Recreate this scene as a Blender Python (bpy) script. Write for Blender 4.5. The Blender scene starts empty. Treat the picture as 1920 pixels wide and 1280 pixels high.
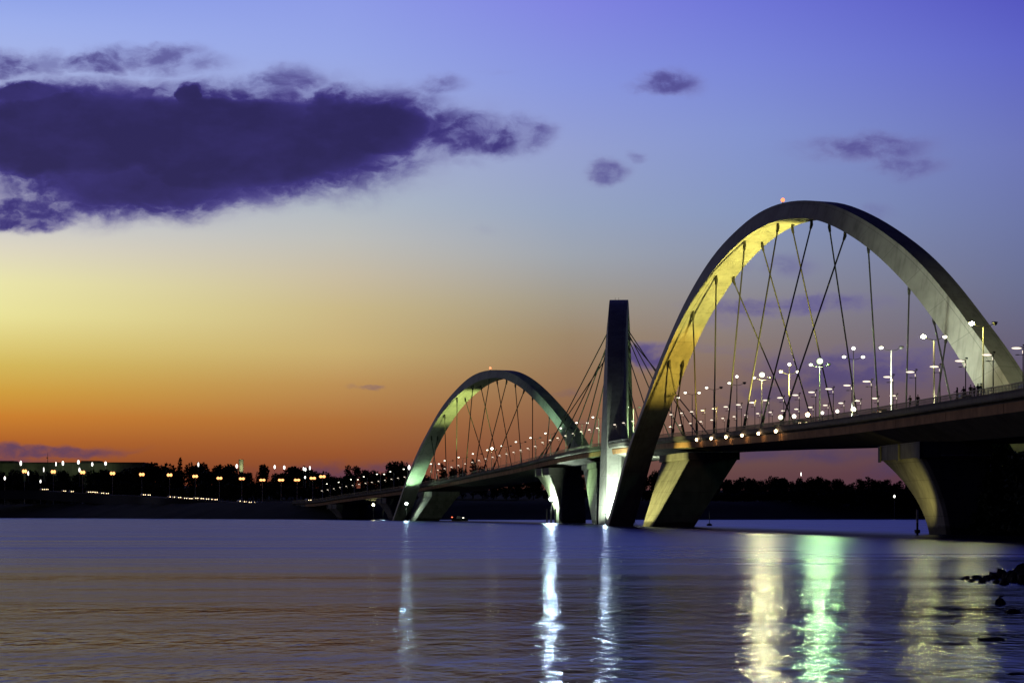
import bpy, bmesh, math, random
from mathutils import Vector, Matrix, noise
R = math.radians
random.seed(7)
sc = bpy.context.scene
COL = sc.collection
F, CX, HY, CH = 4000.0, 960.0, 962.0, 3.0      # focal length and horizon of the photograph, camera height

# ------------------------------------------------------------------ helpers
def at(x, y, D):                                # where a sight line of the photo is at distance D
    return Vector(((x - CX) / F * D, D, CH + (HY - y) / F * D))
def proj(p):
    return (CX + F * p[0] / p[1], HY - F * (p[2] - CH) / p[1])
def srgb(r, g, b):
    f = lambda c: (c / 255 / 12.92) if c / 255 <= 0.04045 else ((c / 255 + 0.055) / 1.055) ** 2.4
    return (f(r), f(g), f(b), 1.0)
ORD = 'first second third fourth fifth sixth seventh eighth ninth tenth eleventh twelfth thirteenth fourteenth fifteenth sixteenth seventeenth eighteenth nineteenth'.split()
TENS = {2: 'twenty', 3: 'thirty', 4: 'forty', 5: 'fifty', 6: 'sixty', 7: 'seventy', 8: 'eighty'}
def ordw(n):
    if n < 20: return ORD[n - 1]
    t, o = divmod(n, 10)
    return TENS[t][:-1] + 'ieth' if o == 0 else TENS[t] + '-' + ORD[o - 1]
def tag(o, label=None, cat=None, group=None, kind=None):
    if label: o['label'] = label
    if cat: o['category'] = cat
    if group: o['group'] = group
    if kind: o['kind'] = kind
    return o
def empty(name, loc=(0, 0, 0), rz=0.0):
    o = bpy.data.objects.new(name, None); COL.objects.link(o)
    o.location = loc; o.rotation_euler = (0, 0, rz); o.empty_display_size = 0.3
    return o
def mesh_obj(name, me, parent=None, loc=(0, 0, 0)):
    o = bpy.data.objects.new(name, me); COL.objects.link(o); o.location = loc
    if parent: o.parent = parent
    return o
def copy_tree(o, parent=None):
    c = o.copy(); COL.objects.link(c)
    if parent: c.parent = parent
    for ch in list(o.children): copy_tree(ch, c)
    return c

class MB:
    """collects verts and faces for one mesh"""
    def __init__(s): s.v, s.f, s.m, s.uv = [], [], [], {}
    def add(s, vs, fs, mi=0):
        b = len(s.v); s.v += [tuple(v) for v in vs]
        for f in fs: s.f.append([b + i for i in f]); s.m.append(mi)
    def box(s, lo, hi, mi=0, M=None):
        x0, y0, z0 = lo; x1, y1, z1 = hi
        vs = [(x0,y0,z0),(x1,y0,z0),(x1,y1,z0),(x0,y1,z0),(x0,y0,z1),(x1,y0,z1),(x1,y1,z1),(x0,y1,z1)]
        if M: vs = [M @ Vector(v) for v in vs]
        s.add(vs, [(3,2,1,0),(4,5,6,7),(0,1,5,4),(1,2,6,5),(2,3,7,6),(3,0,4,7)], mi)
    def hexa(s, v8, mi=0):                     # bottom ring of 4, top ring of 4
        s.add(v8, [(3,2,1,0),(4,5,6,7),(0,1,5,4),(1,2,6,5),(2,3,7,6),(3,0,4,7)], mi)
    def tube(s, pts, rad, n=8, mi=0, cap=True):
        pts = [Vector(p) for p in pts]
        if not hasattr(rad, '__len__'): rad = [rad] * len(pts)
        rings, prev = [], None
        for i, p in enumerate(pts):
            t = (pts[min(i + 1, len(pts) - 1)] - pts[max(i - 1, 0)]).normalized()
            a = prev if prev is not None else (Vector((1, 0, 0)) if abs(t.x) < 0.8 else Vector((0, 1, 0)))
            a = (a - t * a.dot(t)).normalized(); prev = a; b = t.cross(a)
            rings.append([p + (a * math.cos(k * 2 * math.pi / n) + b * math.sin(k * 2 * math.pi / n)) * rad[i] for k in range(n)])
        vs = [v for r in rings for v in r]; fs = []
        for i in range(len(pts) - 1):
            for k in range(n):
                fs.append((i*n+k, i*n+(k+1)%n, (i+1)*n+(k+1)%n, (i+1)*n+k))
        if cap: fs += [tuple(range(n))[::-1], tuple(range((len(pts)-1)*n, len(pts)*n))]
        s.add(vs, fs, mi)
    def ball(s, c, r, nu=12, nv=7, mi=0):      # r may be a triple
        if not hasattr(r, '__len__'): r = (r, r, r)
        vs = [(c[0], c[1], c[2] - r[2])]
        for j in range(1, nv):
            a = -math.pi / 2 + math.pi * j / nv
            for k in range(nu):
                t = 2 * math.pi * k / nu
                vs.append((c[0] + r[0]*math.cos(a)*math.cos(t), c[1] + r[1]*math.cos(a)*math.sin(t), c[2] + r[2]*math.sin(a)))
        vs.append((c[0], c[1], c[2] + r[2])); fs = []
        for k in range(nu): fs.append((0, 1 + (k+1) % nu, 1 + k))
        for j in range(nv - 2):
            for k in range(nu):
                a, b = 1 + j*nu + k, 1 + j*nu + (k+1) % nu
                fs.append((a, b, b + nu, a + nu))
        top = len(vs) - 1
        for k in range(nu): fs.append((top, 1 + (nv-2)*nu + k, 1 + (nv-2)*nu + (k+1) % nu))
        s.add(vs, fs, mi)
    def mesh(s, name, mats, smooth=None):
        me = bpy.data.meshes.new(name); me.from_pydata(s.v, [], s.f); me.update()
        for m in (mats if isinstance(mats, (list, tuple)) else [mats]): me.materials.append(m)
        for p, mi in zip(me.polygons, s.m): p.material_index = mi
        if smooth is not None:
            for p in me.polygons: p.use_smooth = True
            me.set_sharp_from_angle(angle=R(smooth))
        return me
    def build(s, name, mats, parent=None, loc=(0, 0, 0), smooth=None):
        return mesh_obj(name, s.mesh(name, mats, smooth), parent, loc)

def cat_rom(pts, n):                           # smooth curve through points, n samples per span
    out = []
    for i in range(len(pts) - 1):
        p0, p1, p2, p3 = pts[max(i-1,0)], pts[i], pts[i+1], pts[min(i+2,len(pts)-1)]
        for k in range(n):
            t = k / n
            out.append(tuple(0.5*(2*b+(c-a)*t+(2*a-5*b+4*c-d)*t*t+(3*b-a-3*c+d)*t**3) for a,b,c,d in zip(p0,p1,p2,p3)))
    out.append(tuple(pts[-1]))
    return out
def resample(pts, n):
    L = [0.0]
    for a, b in zip(pts, pts[1:]): L.append(L[-1] + math.dist(a, b))
    out, j = [], 0
    for i in range(n):
        t = L[-1] * i / (n - 1)
        while j < len(L) - 2 and L[j+1] < t: j += 1
        f = (t - L[j]) / max(1e-9, L[j+1] - L[j])
        out.append(tuple(a + (b - a) * f for a, b in zip(pts[j], pts[j+1])))
    return out
def smooth_pts(pts, k=2):
    for _ in range(k):
        pts = [pts[0]] + [tuple((a + 2*b + c) / 4 for a, b, c in zip(pts[i-1], pts[i], pts[i+1])) for i in range(1, len(pts)-1)] + [pts[-1]]
    return pts
def table(tab):
    xs = [a for a, _ in tab]
    def f(x):
        if x <= xs[0]: i = 0
        elif x >= xs[-1]: i = len(xs) - 2
        else: i = max(j for j in range(len(xs) - 1) if xs[j] <= x)
        x0, y0 = tab[i]; x1, y1 = tab[i+1]
        sl = lambda j: (tab[min(j+1,len(tab)-1)][1]-tab[max(j-1,0)][1])/(tab[min(j+1,len(tab)-1)][0]-tab[max(j-1,0)][0])
        if x <= xs[0]: return y0 + (x-x0)*sl(0)
        if x >= xs[-1]: return y1 + (x-x1)*sl(len(tab)-1)
        h = x1 - x0; t = (x - x0) / h; m0, m1 = sl(i)*h, sl(i+1)*h
        return (2*t**3-3*t*t+1)*y0 + (t**3-2*t*t+t)*m0 + (-2*t**3+3*t*t)*y1 + (t**3-t*t)*m1
    return f
def sstep(a, b, x):
    t = min(1, max(0, (x - a) / (b - a))); return t*t*(3-2*t)

# ------------------------------------------------------------------ materials
def mat(name, base, rough=0.6, metal=0.0, var=0.25, scale=1.0, bump=0.0, bscale=None, seam=False, streak=0.0, pours=False):
    m = bpy.data.materials.new(name); m.use_nodes = True
    nt = m.node_tree; N, L = nt.nodes, nt.links; b = N['Principled BSDF']
    b.inputs['Roughness'].default_value = rough; b.inputs['Metallic'].default_value = metal; b.inputs['Specular IOR Level'].default_value = 0.5 if rough < 0.6 else 0.12
    tc = N.new('ShaderNodeTexCoord')
    no = N.new('ShaderNodeTexNoise'); no.inputs['Scale'].default_value = scale; no.inputs['Detail'].default_value = 6
    L.new(tc.outputs['Object'], no.inputs['Vector'])
    ra = N.new('ShaderNodeValToRGB')
    ra.color_ramp.elements[0].position = 0.3; ra.color_ramp.elements[1].position = 0.7
    ra.color_ramp.elements[0].color = (*[c*(1-var) for c in base], 1); ra.color_ramp.elements[1].color = (*[min(1, c*(1+var*0.6)) for c in base], 1)
    L.new(no.outputs['Fac'], ra.inputs['Fac']); out = ra.outputs['Color']
    def mult(col, fac, dark):
        mx = N.new('ShaderNodeMix'); mx.data_type = 'RGBA'; mx.blend_type = 'MULTIPLY'
        L.new(fac, mx.inputs[0]); L.new(col, mx.inputs[6]); mx.inputs[7].default_value = (dark, dark, dark, 1)
        return mx.outputs[2]
    if streak:                                 # rain streaks run down the face
        mp = N.new('ShaderNodeMapping'); mp.inputs['Scale'].default_value = (1.1, 1.1, 0.06)
        L.new(tc.outputs['Object'], mp.inputs['Vector'])
        n2 = N.new('ShaderNodeTexNoise'); n2.inputs['Scale'].default_value = 1.0; n2.inputs['Detail'].default_value = 5
        L.new(mp.outputs['Vector'], n2.inputs['Vector'])
        mr = N.new('ShaderNodeMapRange'); mr.inputs[1].default_value = 0.5; mr.inputs[2].default_value = 0.75; mr.inputs[4].default_value = streak
        L.new(n2.outputs['Fac'], mr.inputs[0]); out = mult(out, mr.outputs[0], 0.45)
    if seam:                                   # weld seams between the steel sections
        uv = N.new('ShaderNodeUVMap'); sp = N.new('ShaderNodeSeparateXYZ'); L.new(uv.outputs['UV'], sp.inputs[0])
        def line(sock, period, width):
            md = N.new('ShaderNodeMath'); md.operation = 'PINGPONG'; md.inputs[1].default_value = period; L.new(sock, md.inputs[0])
            lt = N.new('ShaderNodeMath'); lt.operation = 'LESS_THAN'; lt.inputs[1].default_value = width; L.new(md.outputs[0], lt.inputs[0])
            m2 = N.new('ShaderNodeMath'); m2.operation = 'MULTIPLY'; m2.inputs[1].default_value = 0.5; L.new(lt.outputs[0], m2.inputs[0])
            return m2.outputs[0]
        out = mult(out, line(sp.outputs[0], 5.0, 0.07), 0.4)
        out = mult(out, line(sp.outputs[1], 0.5, 0.014), 0.35)
    if pours:
        ge = N.new('ShaderNodeNewGeometry'); sz = N.new('ShaderNodeSeparateXYZ'); L.new(ge.outputs['Position'], sz.inputs[0])
        pg = N.new('ShaderNodeMath'); pg.operation = 'PINGPONG'; pg.inputs[1].default_value = 1.3; L.new(sz.outputs[2], pg.inputs[0])
        lt = N.new('ShaderNodeMath'); lt.operation = 'LESS_THAN'; lt.inputs[1].default_value = 0.05; L.new(pg.outputs[0], lt.inputs[0])
        m2 = N.new('ShaderNodeMath'); m2.operation = 'MULTIPLY'; m2.inputs[1].default_value = 0.6; L.new(lt.outputs[0], m2.inputs[0])
        out = mult(out, m2.outputs[0], 0.5)
        zz = N.new('ShaderNodeMath'); zz.operation = 'MULTIPLY_ADD'; zz.inputs[1].default_value = -1.6; L.new(no.outputs['Fac'], zz.inputs[0]); L.new(sz.outputs[2], zz.inputs[2])
        tm = N.new('ShaderNodeMapRange'); tm.inputs[1].default_value = 0.5; tm.inputs[2].default_value = 0.1; L.new(zz.outputs[0], tm.inputs[0])
        out = mult(out, tm.outputs[0], 0.3)
    L.new(out, b.inputs['Base Color'])
    if bump:
        n3 = N.new('ShaderNodeTexNoise'); n3.inputs['Scale'].default_value = bscale or scale*6; n3.inputs['Detail'].default_value = 4
        L.new(tc.outputs['Object'], n3.inputs['Vector'])
        bp = N.new('ShaderNodeBump'); bp.inputs['Strength'].default_value = bump; bp.inputs['Distance'].default_value = 0.05
        L.new(n3.outputs['Fac'], bp.inputs['Height']); L.new(bp.outputs['Normal'], b.inputs['Normal'])
    return m
def glow(name, col, strength):
    m = bpy.data.materials.new(name); m.use_nodes = True
    nt = m.node_tree; N, L = nt.nodes, nt.links; b = N['Principled BSDF']
    b.inputs['Base Color'].default_value = (0.8, 0.8, 0.8, 1)
    b.inputs['Emission Color'].default_value = (*col, 1); b.inputs['Emission Strength'].default_value = strength
    return m
M_arch = mat('painted_steel', (0.33, 0.33, 0.325), 0.6, 0, 0.22, 0.25, 0.1, 2.0, seam=True, streak=0.5)
M_conc = mat('concrete', (0.19, 0.186, 0.168), 0.8, 0, 0.3, 0.35, 0.2, 3.0, streak=0.7, pours=True)
M_fascia = mat('fascia_warm_lit', (0.42, 0.24, 0.12), 0.8, 0, 0.3, 0.4, 0.1, 3.0, streak=0.4)  # brown base colour carries the warm lamp light on the concrete
M_deck = mat('deck_concrete', (0.14, 0.134, 0.125), 0.85, 0, 0.3, 0.3, 0.2, 2.0, streak=0.4)
M_asph = mat('asphalt', (0.05, 0.05, 0.05), 0.9, 0, 0.3, 1.0)
M_rail = mat('rail_metal', (0.08, 0.085, 0.10), 0.5, 0.3, 0.2, 2.0)
M_cable = mat('cable_steel', (0.05, 0.05, 0.05), 0.55, 0.4, 0.2, 1.0)
M_dark = mat('dark_metal', (0.035, 0.035, 0.04), 0.5, 0.3, 0.2, 3.0)
M_pole = mat('white_pole', (0.62, 0.62, 0.60), 0.45, 0, 0.15, 2.0)
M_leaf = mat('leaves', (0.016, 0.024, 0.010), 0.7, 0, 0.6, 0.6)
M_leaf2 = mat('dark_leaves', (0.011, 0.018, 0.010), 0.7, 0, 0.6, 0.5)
M_bark = mat('bark', (0.05, 0.04, 0.03), 0.9, 0, 0.4, 2.0, 0.5, 8)
M_rock = mat('wet_rock', (0.045, 0.042, 0.04), 0.65, 0, 0.5, 2.0, 0.7, 9)
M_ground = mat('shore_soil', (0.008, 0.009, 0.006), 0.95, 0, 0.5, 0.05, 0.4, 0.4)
M_wall = mat('plaster', (0.20, 0.20, 0.17), 0.8, 0, 0.2, 0.2, streak=0.4)
M_roof = mat('roof_sheet', (0.10, 0.10, 0.10), 0.8, 0, 0.3, 0.3)
M_glass = mat('dark_glass', (0.02, 0.02, 0.025), 0.1, 0, 0.1, 1.0)
M_tyre = mat('tyre_rubber', (0.02, 0.02, 0.02), 0.9, 0, 0.2, 3.0)
CARC = [mat('car_paint_white', (0.6, 0.6, 0.6), 0.3, 0, 0.05, 1.0), mat('car_paint_grey', (0.18, 0.18, 0.2), 0.3, 0, 0.05, 1.0), mat('car_paint_red', (0.25, 0.03, 0.03), 0.3, 0, 0.05, 1.0)]
M_skin = mat('skin', (0.30, 0.18, 0.13), 0.6, 0, 0.1, 3.0)
M_hair = mat('hair', (0.015, 0.012, 0.01), 0.6, 0, 0.3, 20.0)
CLOTH = [mat('dark_cloth', (0.02, 0.02, 0.03), 0.9, 0, 0.3, 6.0), mat('denim', (0.03, 0.04, 0.08), 0.9, 0, 0.3, 6.0), mat('olive_cloth', (0.14, 0.14, 0.05), 0.9, 0, 0.3, 6.0), mat('grey_cloth', (0.08, 0.08, 0.09), 0.9, 0, 0.3, 6.0)]
G_white = glow('lamp_white', (1.0, 0.94, 0.74), 4.0)
G_soft = glow('lamp_soft_white', (1.0, 0.84, 0.66), 1.5)
G_cool = glow('lamp_cool_white', (1.0, 0.96, 0.88), 3.0)
G_green = glow('lamp_green_white', (0.60, 1.0, 0.26), 1500.0)
G_gold = glow('lamp_gold_white', (1.0, 0.90, 0.27), 1300.0)
G_yel = glow('lamp_yellow_white', (1.0, 0.92, 0.20), 800.0)
G_core = {}
def shell_of(gm):
    'frosted shell of the lamp colour, and the core that carries its light'
    if gm.name not in G_core:
        e = gm.node_tree.nodes['Principled BSDF']; c = tuple(e.inputs['Emission Color'].default_value)[:3]; st = e.inputs['Emission Strength'].default_value
        w = tuple(.45 + .55*k for k in c)
        G_core[gm.name] = (glow(gm.name + '_shell', w, 1.25), glow(gm.name + '_core', c, st*3.2))
    return G_core[gm.name]
G_rail = glow('lamp_yellow', (1.0, 0.92, 0.34), 60.0)
G_warm = glow('lamp_warm', (1.0, 0.62, 0.30), 24.0)
G_orange = glow('sodium_lamp', (1.0, 0.40, 0.13), 2.6)
G_red = glow('beacon_red', (1.0, 0.22, 0.08), 2.6)
G_flood = glow('flood_lens', (0.82, 1.0, 0.80), 1300.0)
G_foot = glow('foot_lens', (0.72, 1.0, 0.72), 380.0)
G_head = glow('headlight', (1.0, 0.74, 0.42), 5.0)
G_tail = glow('taillight', (1.0, 0.12, 0.05), 8.0)

# ------------------------------------------------------------------ camera
cam = bpy.data.cameras.new('Camera'); co = bpy.data.objects.new('Camera', cam); COL.objects.link(co)
co.location = (0, 0, CH); co.rotation_euler = (R(90), 0, 0)
cam.sensor_fit = 'HORIZONTAL'; cam.sensor_width = 36; cam.lens = F / 1920 * 36
cam.shift_y = (HY - 640) / 1920; cam.clip_start = 0.5; cam.clip_end = 30000
sc.camera = co

# ------------------------------------------------------------------ sky
def build_world():
    w = bpy.data.worlds.new('World'); sc.world = w; w.use_nodes = True
    nt = w.node_tree; N, L = nt.nodes, nt.links
    for n in list(N): N.remove(n)
    out = N.new('ShaderNodeOutputWorld'); bg = N.new('ShaderNodeBackground'); L.new(bg.outputs[0], out.inputs[0])
    tc = N.new('ShaderNodeTexCoord'); sp = N.new('ShaderNodeSeparateXYZ'); L.new(tc.outputs['Generated'], sp.inputs[0])
    X, Y, Z = sp.outputs
    def math_(op, a, b=None, c=None, clamp=False):
        n = N.new('ShaderNodeMath'); n.operation = op; n.use_clamp = clamp
        for i, v in enumerate((a, b, c)):
            if v is None: continue
            if isinstance(v, (int, float)): n.inputs[i].default_value = v
            else: L.new(v, n.inputs[i])
        return n.outputs[0]
    def maprange(v, a, b, c=0.0, d=1.0, smooth=True):
        n = N.new('ShaderNodeMapRange'); n.interpolation_type = 'SMOOTHSTEP' if smooth else 'LINEAR'
        L.new(v, n.inputs[0])
        for i, q in enumerate((a, b, c, d)): n.inputs[i+1].default_value = q
        return n.outputs[0]
    def mix(fac, a, b):
        n = N.new('ShaderNodeMix'); n.data_type = 'RGBA'
        if isinstance(fac, (int, float)): n.inputs[0].default_value = fac
        else: L.new(fac, n.inputs[0])
        for i, v in ((6, a), (7, b)):
            if isinstance(v, tuple): n.inputs[i].default_value = v
            else: L.new(v, n.inputs[i])
        return n.outputs[2]
    hyp = math_('SQRT', math_('ADD', math_('MULTIPLY', X, X), math_('MULTIPLY', Y, Y)))
    az = math_('ARCTAN2', X, Y)                              # 0 straight ahead, + to the east (right)
    el = math_('ARCTAN2', Z, hyp)
    t = math_('SQRT', math_('MULTIPLY', math_('MAXIMUM', el, 0.0), 2 / math.pi))
    def pos(y): return math.sqrt(max(0, math.atan((HY - y) / F)) * 2 / math.pi)
    HI = [(-500, srgb(58, 60, 150)), (-1500, srgb(24, 24, 70)), (-5000, srgb(12, 12, 38)), (-60000, srgb(8, 8, 28))]
    def ramp(stops, hi=HI):
        n = N.new('ShaderNodeValToRGB'); cr = n.color_ramp; cr.interpolation = 'LINEAR'
        st = sorted([(pos(y), c) for y, c in stops] + [(pos(y), c) for y, c in hi])
        cr.elements[0].position, cr.elements[0].color = st[0][0], st[0][1]
        cr.elements[1].position, cr.elements[1].color = st[-1][0], st[-1][1]
        for p, c in st[1:-1]:
            e = cr.elements.new(p); e.color = c
        L.new(t, n.inputs[0]); return n.outputs[0]
    S = SKY
    cols = [(x, ramp([(y, srgb(*c)) for y, c in st])) for x, st in S]
    cur = cols[0][1]
    for (x0, _), (x1, c1) in zip(cols, cols[1:]):
        cur = mix(maprange(az, math.atan((x0-CX)/F), math.atan((x1-CX)/F), smooth=False), cur, c1)
    # away from the afterglow the sky goes to the dark blue of the eastern side
    east = ramp([(HY, srgb(16, 13, 26)), (700, srgb(18, 16, 36)), (300, srgb(19, 18, 46)), (0, srgb(19, 19, 50))],
                [(-1500, srgb(16, 16, 46)), (-5000, srgb(10, 10, 34)), (-60000, srgb(8, 8, 28))])
    cur = mix(maprange(az, 0.24, 0.9), cur, east)
    cur = mix(maprange(az, -0.8, -2.2), cur, east)
    # physical twilight sky, sun just under the horizon to the left
    sky = N.new('ShaderNodeTexSky'); sky.sky_type = 'NISHITA'; sky.sun_disc = False
    sky.sun_elevation = R(-1.5); sky.sun_rotation = R(-18); sky.air_density = 1.2; sky.dust_density = 2.0
    sk = N.new('ShaderNodeVectorMath'); sk.operation = 'SCALE'; sk.inputs[3].default_value = 0.003; L.new(sky.outputs[0], sk.inputs[0])
    # clouds, in sky directions
    iy = math_('DIVIDE', 1.0, math_('MAXIMUM', Y, 0.05))
    cu = math_('MULTIPLY_ADD', math_('MULTIPLY', X, iy), F/100, CX/100)
    cv = math_('MULTIPLY_ADD', math_('MULTIPLY', Z, iy), -F/100, HY/100)
    cmb = N.new('ShaderNodeCombineXYZ'); L.new(cu, cmb.inputs[0]); L.new(cv, cmb.inputs[1])
    def vm(op, a, b):
        n = N.new('ShaderNodeVectorMath'); n.operation = op
        for i, v in enumerate((a, b)):
            if isinstance(v, tuple): n.inputs[i].default_value = v
            else: L.new(v, n.inputs[i])
        return n
    def warp(src, scale, amt, stretch):
        s = vm('MULTIPLY', src, (scale*stretch, scale, 1.0)).outputs[0]
        n = N.new('ShaderNodeTexNoise'); n.inputs['Scale'].default_value = 1.0; n.inputs['Detail'].default_value = 7; n.inputs['Roughness'].default_value = 0.6
        L.new(s, n.inputs['Vector'])
        d = vm('SUBTRACT', n.outputs['Color'], (0.5, 0.5, 0.5)).outputs[0]
        return vm('ADD', src, vm('MULTIPLY', d, (amt*1.4, amt, 0.0)).outputs[0]).outputs[0], n.outputs['Fac']
    w1, n1 = warp(cmb.outputs[0], 0.9, 0.75, 0.55)
    w2, n2 = warp(w1, 2.6, 0.20, 0.6)
    dens = None
    for (x, y, rx, ry, wgt, soft) in CLOUDS:
        d = vm('MULTIPLY', vm('SUBTRACT', w2, (x/100, y/100, 0.0)).outputs[0], (100/rx, 100/ry, 0.0)).outputs[0]
        ln = N.new('ShaderNodeVectorMath'); ln.operation = 'LENGTH'; L.new(d, ln.inputs[0])
        v = maprange(ln.outputs['Value'], 1.0 + soft, 1.0 - soft, 0.0, wgt)
        dens = v if dens is None else math_('MAXIMUM', dens, v)
    # wispy breakup
    br = maprange(n2, 0.30, 0.62, 0.55, 1.0)
    thick = maprange(dens, 0.55, 0.95)
    dens2 = math_('MULTIPLY', dens, math_('MAXIMUM', br, thick))
    dens2 = math_('MULTIPLY', dens2, maprange(Y, 0.3, 0.6))
    cr = N.new('ShaderNodeValToRGB'); L.new(math_('MULTIPLY_ADD', n1, 0.5, math_('SUBTRACT', dens2, 0.27)), cr.inputs[0])
    e = cr.color_ramp.elements; e[0].position = 0.0; e[0].color = srgb(126, 118, 166); e[1].position = 1.0; e[1].color = srgb(37, 29, 84)
    q = cr.color_ramp.elements.new(0.45); q.color = srgb(86, 78, 146)
    q = cr.color_ramp.elements.new(0.75); q.color = srgb(55, 46, 118)
    # low clouds are greyer
    lowc = mix(maprange(cv, 6.0, 8.0), cr.outputs[0], srgb(66, 58, 100))
    alpha = maprange(dens2, 0.0, 0.72, 0.0, 0.98)
    cur = mix(alpha, cur, lowc)
    ad = vm('ADD', cur, sk.outputs[0])
    # below the horizon
    fin = mix(maprange(el, -0.002, 0.0005), srgb(10, 9, 16), ad.outputs[0])
    L.new(fin, bg.inputs[0]); bg.inputs[1].default_value = 1.0

SKY = [
 (0,    [(0,(140,160,232)),(70,(158,176,236)),(300,(188,194,216)),(430,(204,204,206)),(480,(222,215,194)),(540,(234,228,170)),(600,(234,226,154)),(650,(222,204,122)),(690,(212,184,92)),(740,(208,158,64)),(785,(202,128,48)),(830,(176,99,43)),(880,(142,73,42)),(962,(96,52,46))]),
 (640,  [(0,(142,156,231)),(100,(150,166,230)),(250,(164,176,216)),(380,(176,186,198)),(450,(190,190,186)),(520,(200,188,162)),(580,(202,184,136)),(660,(200,173,114)),(720,(188,144,86)),(790,(173,110,57)),(850,(154,86,47)),(900,(122,64,46)),(962,(92,50,50))]),
 (1070, [(0,(128,132,225)),(150,(136,150,222)),(280,(148,160,208)),(400,(150,164,192)),(480,(158,164,174)),(560,(160,152,138)),(630,(156,134,106)),(700,(150,118,88)),(760,(144,104,76)),(830,(128,86,66)),(890,(110,72,62)),(962,(84,46,54))]),
 (1400, [(0,(110,117,215)),(120,(121,133,216)),(250,(131,147,208)),(400,(134,150,190)),(480,(138,146,170)),(560,(140,136,142)),(640,(136,122,118)),(700,(132,108,98)),(760,(124,100,92)),(830,(112,84,80)),(890,(100,68,70)),(962,(76,48,58))]),
 (1920, [(0,(83,84,191)),(120,(95,102,198)),(300,(109,119,184)),(430,(108,118,166)),(540,(106,112,146)),(640,(102,98,122)),(740,(98,82,104)),(830,(92,64,82)),(890,(84,52,74)),(962,(66,40,66))]),
]
# clouds: direction (as picture place), half sizes, density, softness
CLOUDS = [
 (160,258,370,104,1.0,.42),(430,272,370,112,1.0,.44),(660,236,190,74,1.0,.50),(770,240,110,46,.85,.6),(265,345,270,70,.92,.55),(560,320,140,50,.72,.6),(258,178,36,20,.85,.4),(360,186,40,28,.95,.35),(60,180,80,26,.9,.4),(850,258,110,36,.80,.7),(925,264,70,28,.72,.6),(988,254,54,30,.58,.6),
 (62,394,92,32,.80,.4),(140,372,80,32,.7,.5),
 (15,125,80,30,.60,.6),(95,122,50,26,.42,.6),(175,118,56,27,.66,.5),(275,103,105,22,.55,.6),(335,122,100,24,.45,.7),(150,150,260,28,.24,.8),
 (545,158,72,40,.60,.6),(600,150,90,26,.24,.8),(820,163,50,24,.50,.7),(780,318,36,22,.28,.7),(868,308,56,16,.26,.7),(850,225,110,36,.18,.8),
 (1132,322,44,23,.52,.6),(1192,298,20,12,.40,.6),(1258,158,58,23,.58,.6),(1220,170,44,10,.36,.7),
 (1625,278,118,27,.54,.7),(1700,312,74,20,.48,.7),(1650,392,40,16,.28,.8),(1482,503,46,27,.34,.7),(1390,495,34,16,.22,.8),
 (1480,578,190,18,.46,.5),(1360,590,66,22,.28,.7),(1600,690,180,44,.50,.6),(1500,735,140,30,.42,.6),(1700,668,130,28,.36,.7),(1470,766,160,16,.32,.7),(1228,668,56,30,.56,.4),(1310,652,64,12,.22,.7),(1400,660,84,10,.22,.7),
 (1760,640,64,14,.24,.7),(1850,500,20,12,.18,.8),(910,433,24,7,.16,.8),(920,134,36,7,.14,.8),
 (80,846,150,13,.52,.6),(20,866,100,12,.42,.6),(655,880,160,15,.40,.7),(690,717,22,5,.40,.5),(657,716,14,5,.22,.6),(1060,742,32,6,.22,.6),(1440,850,230,18,.42,.7),(1680,880,64,20,.36,.6),(1100,800,64,12,.18,.7),
]
build_world()

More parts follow.
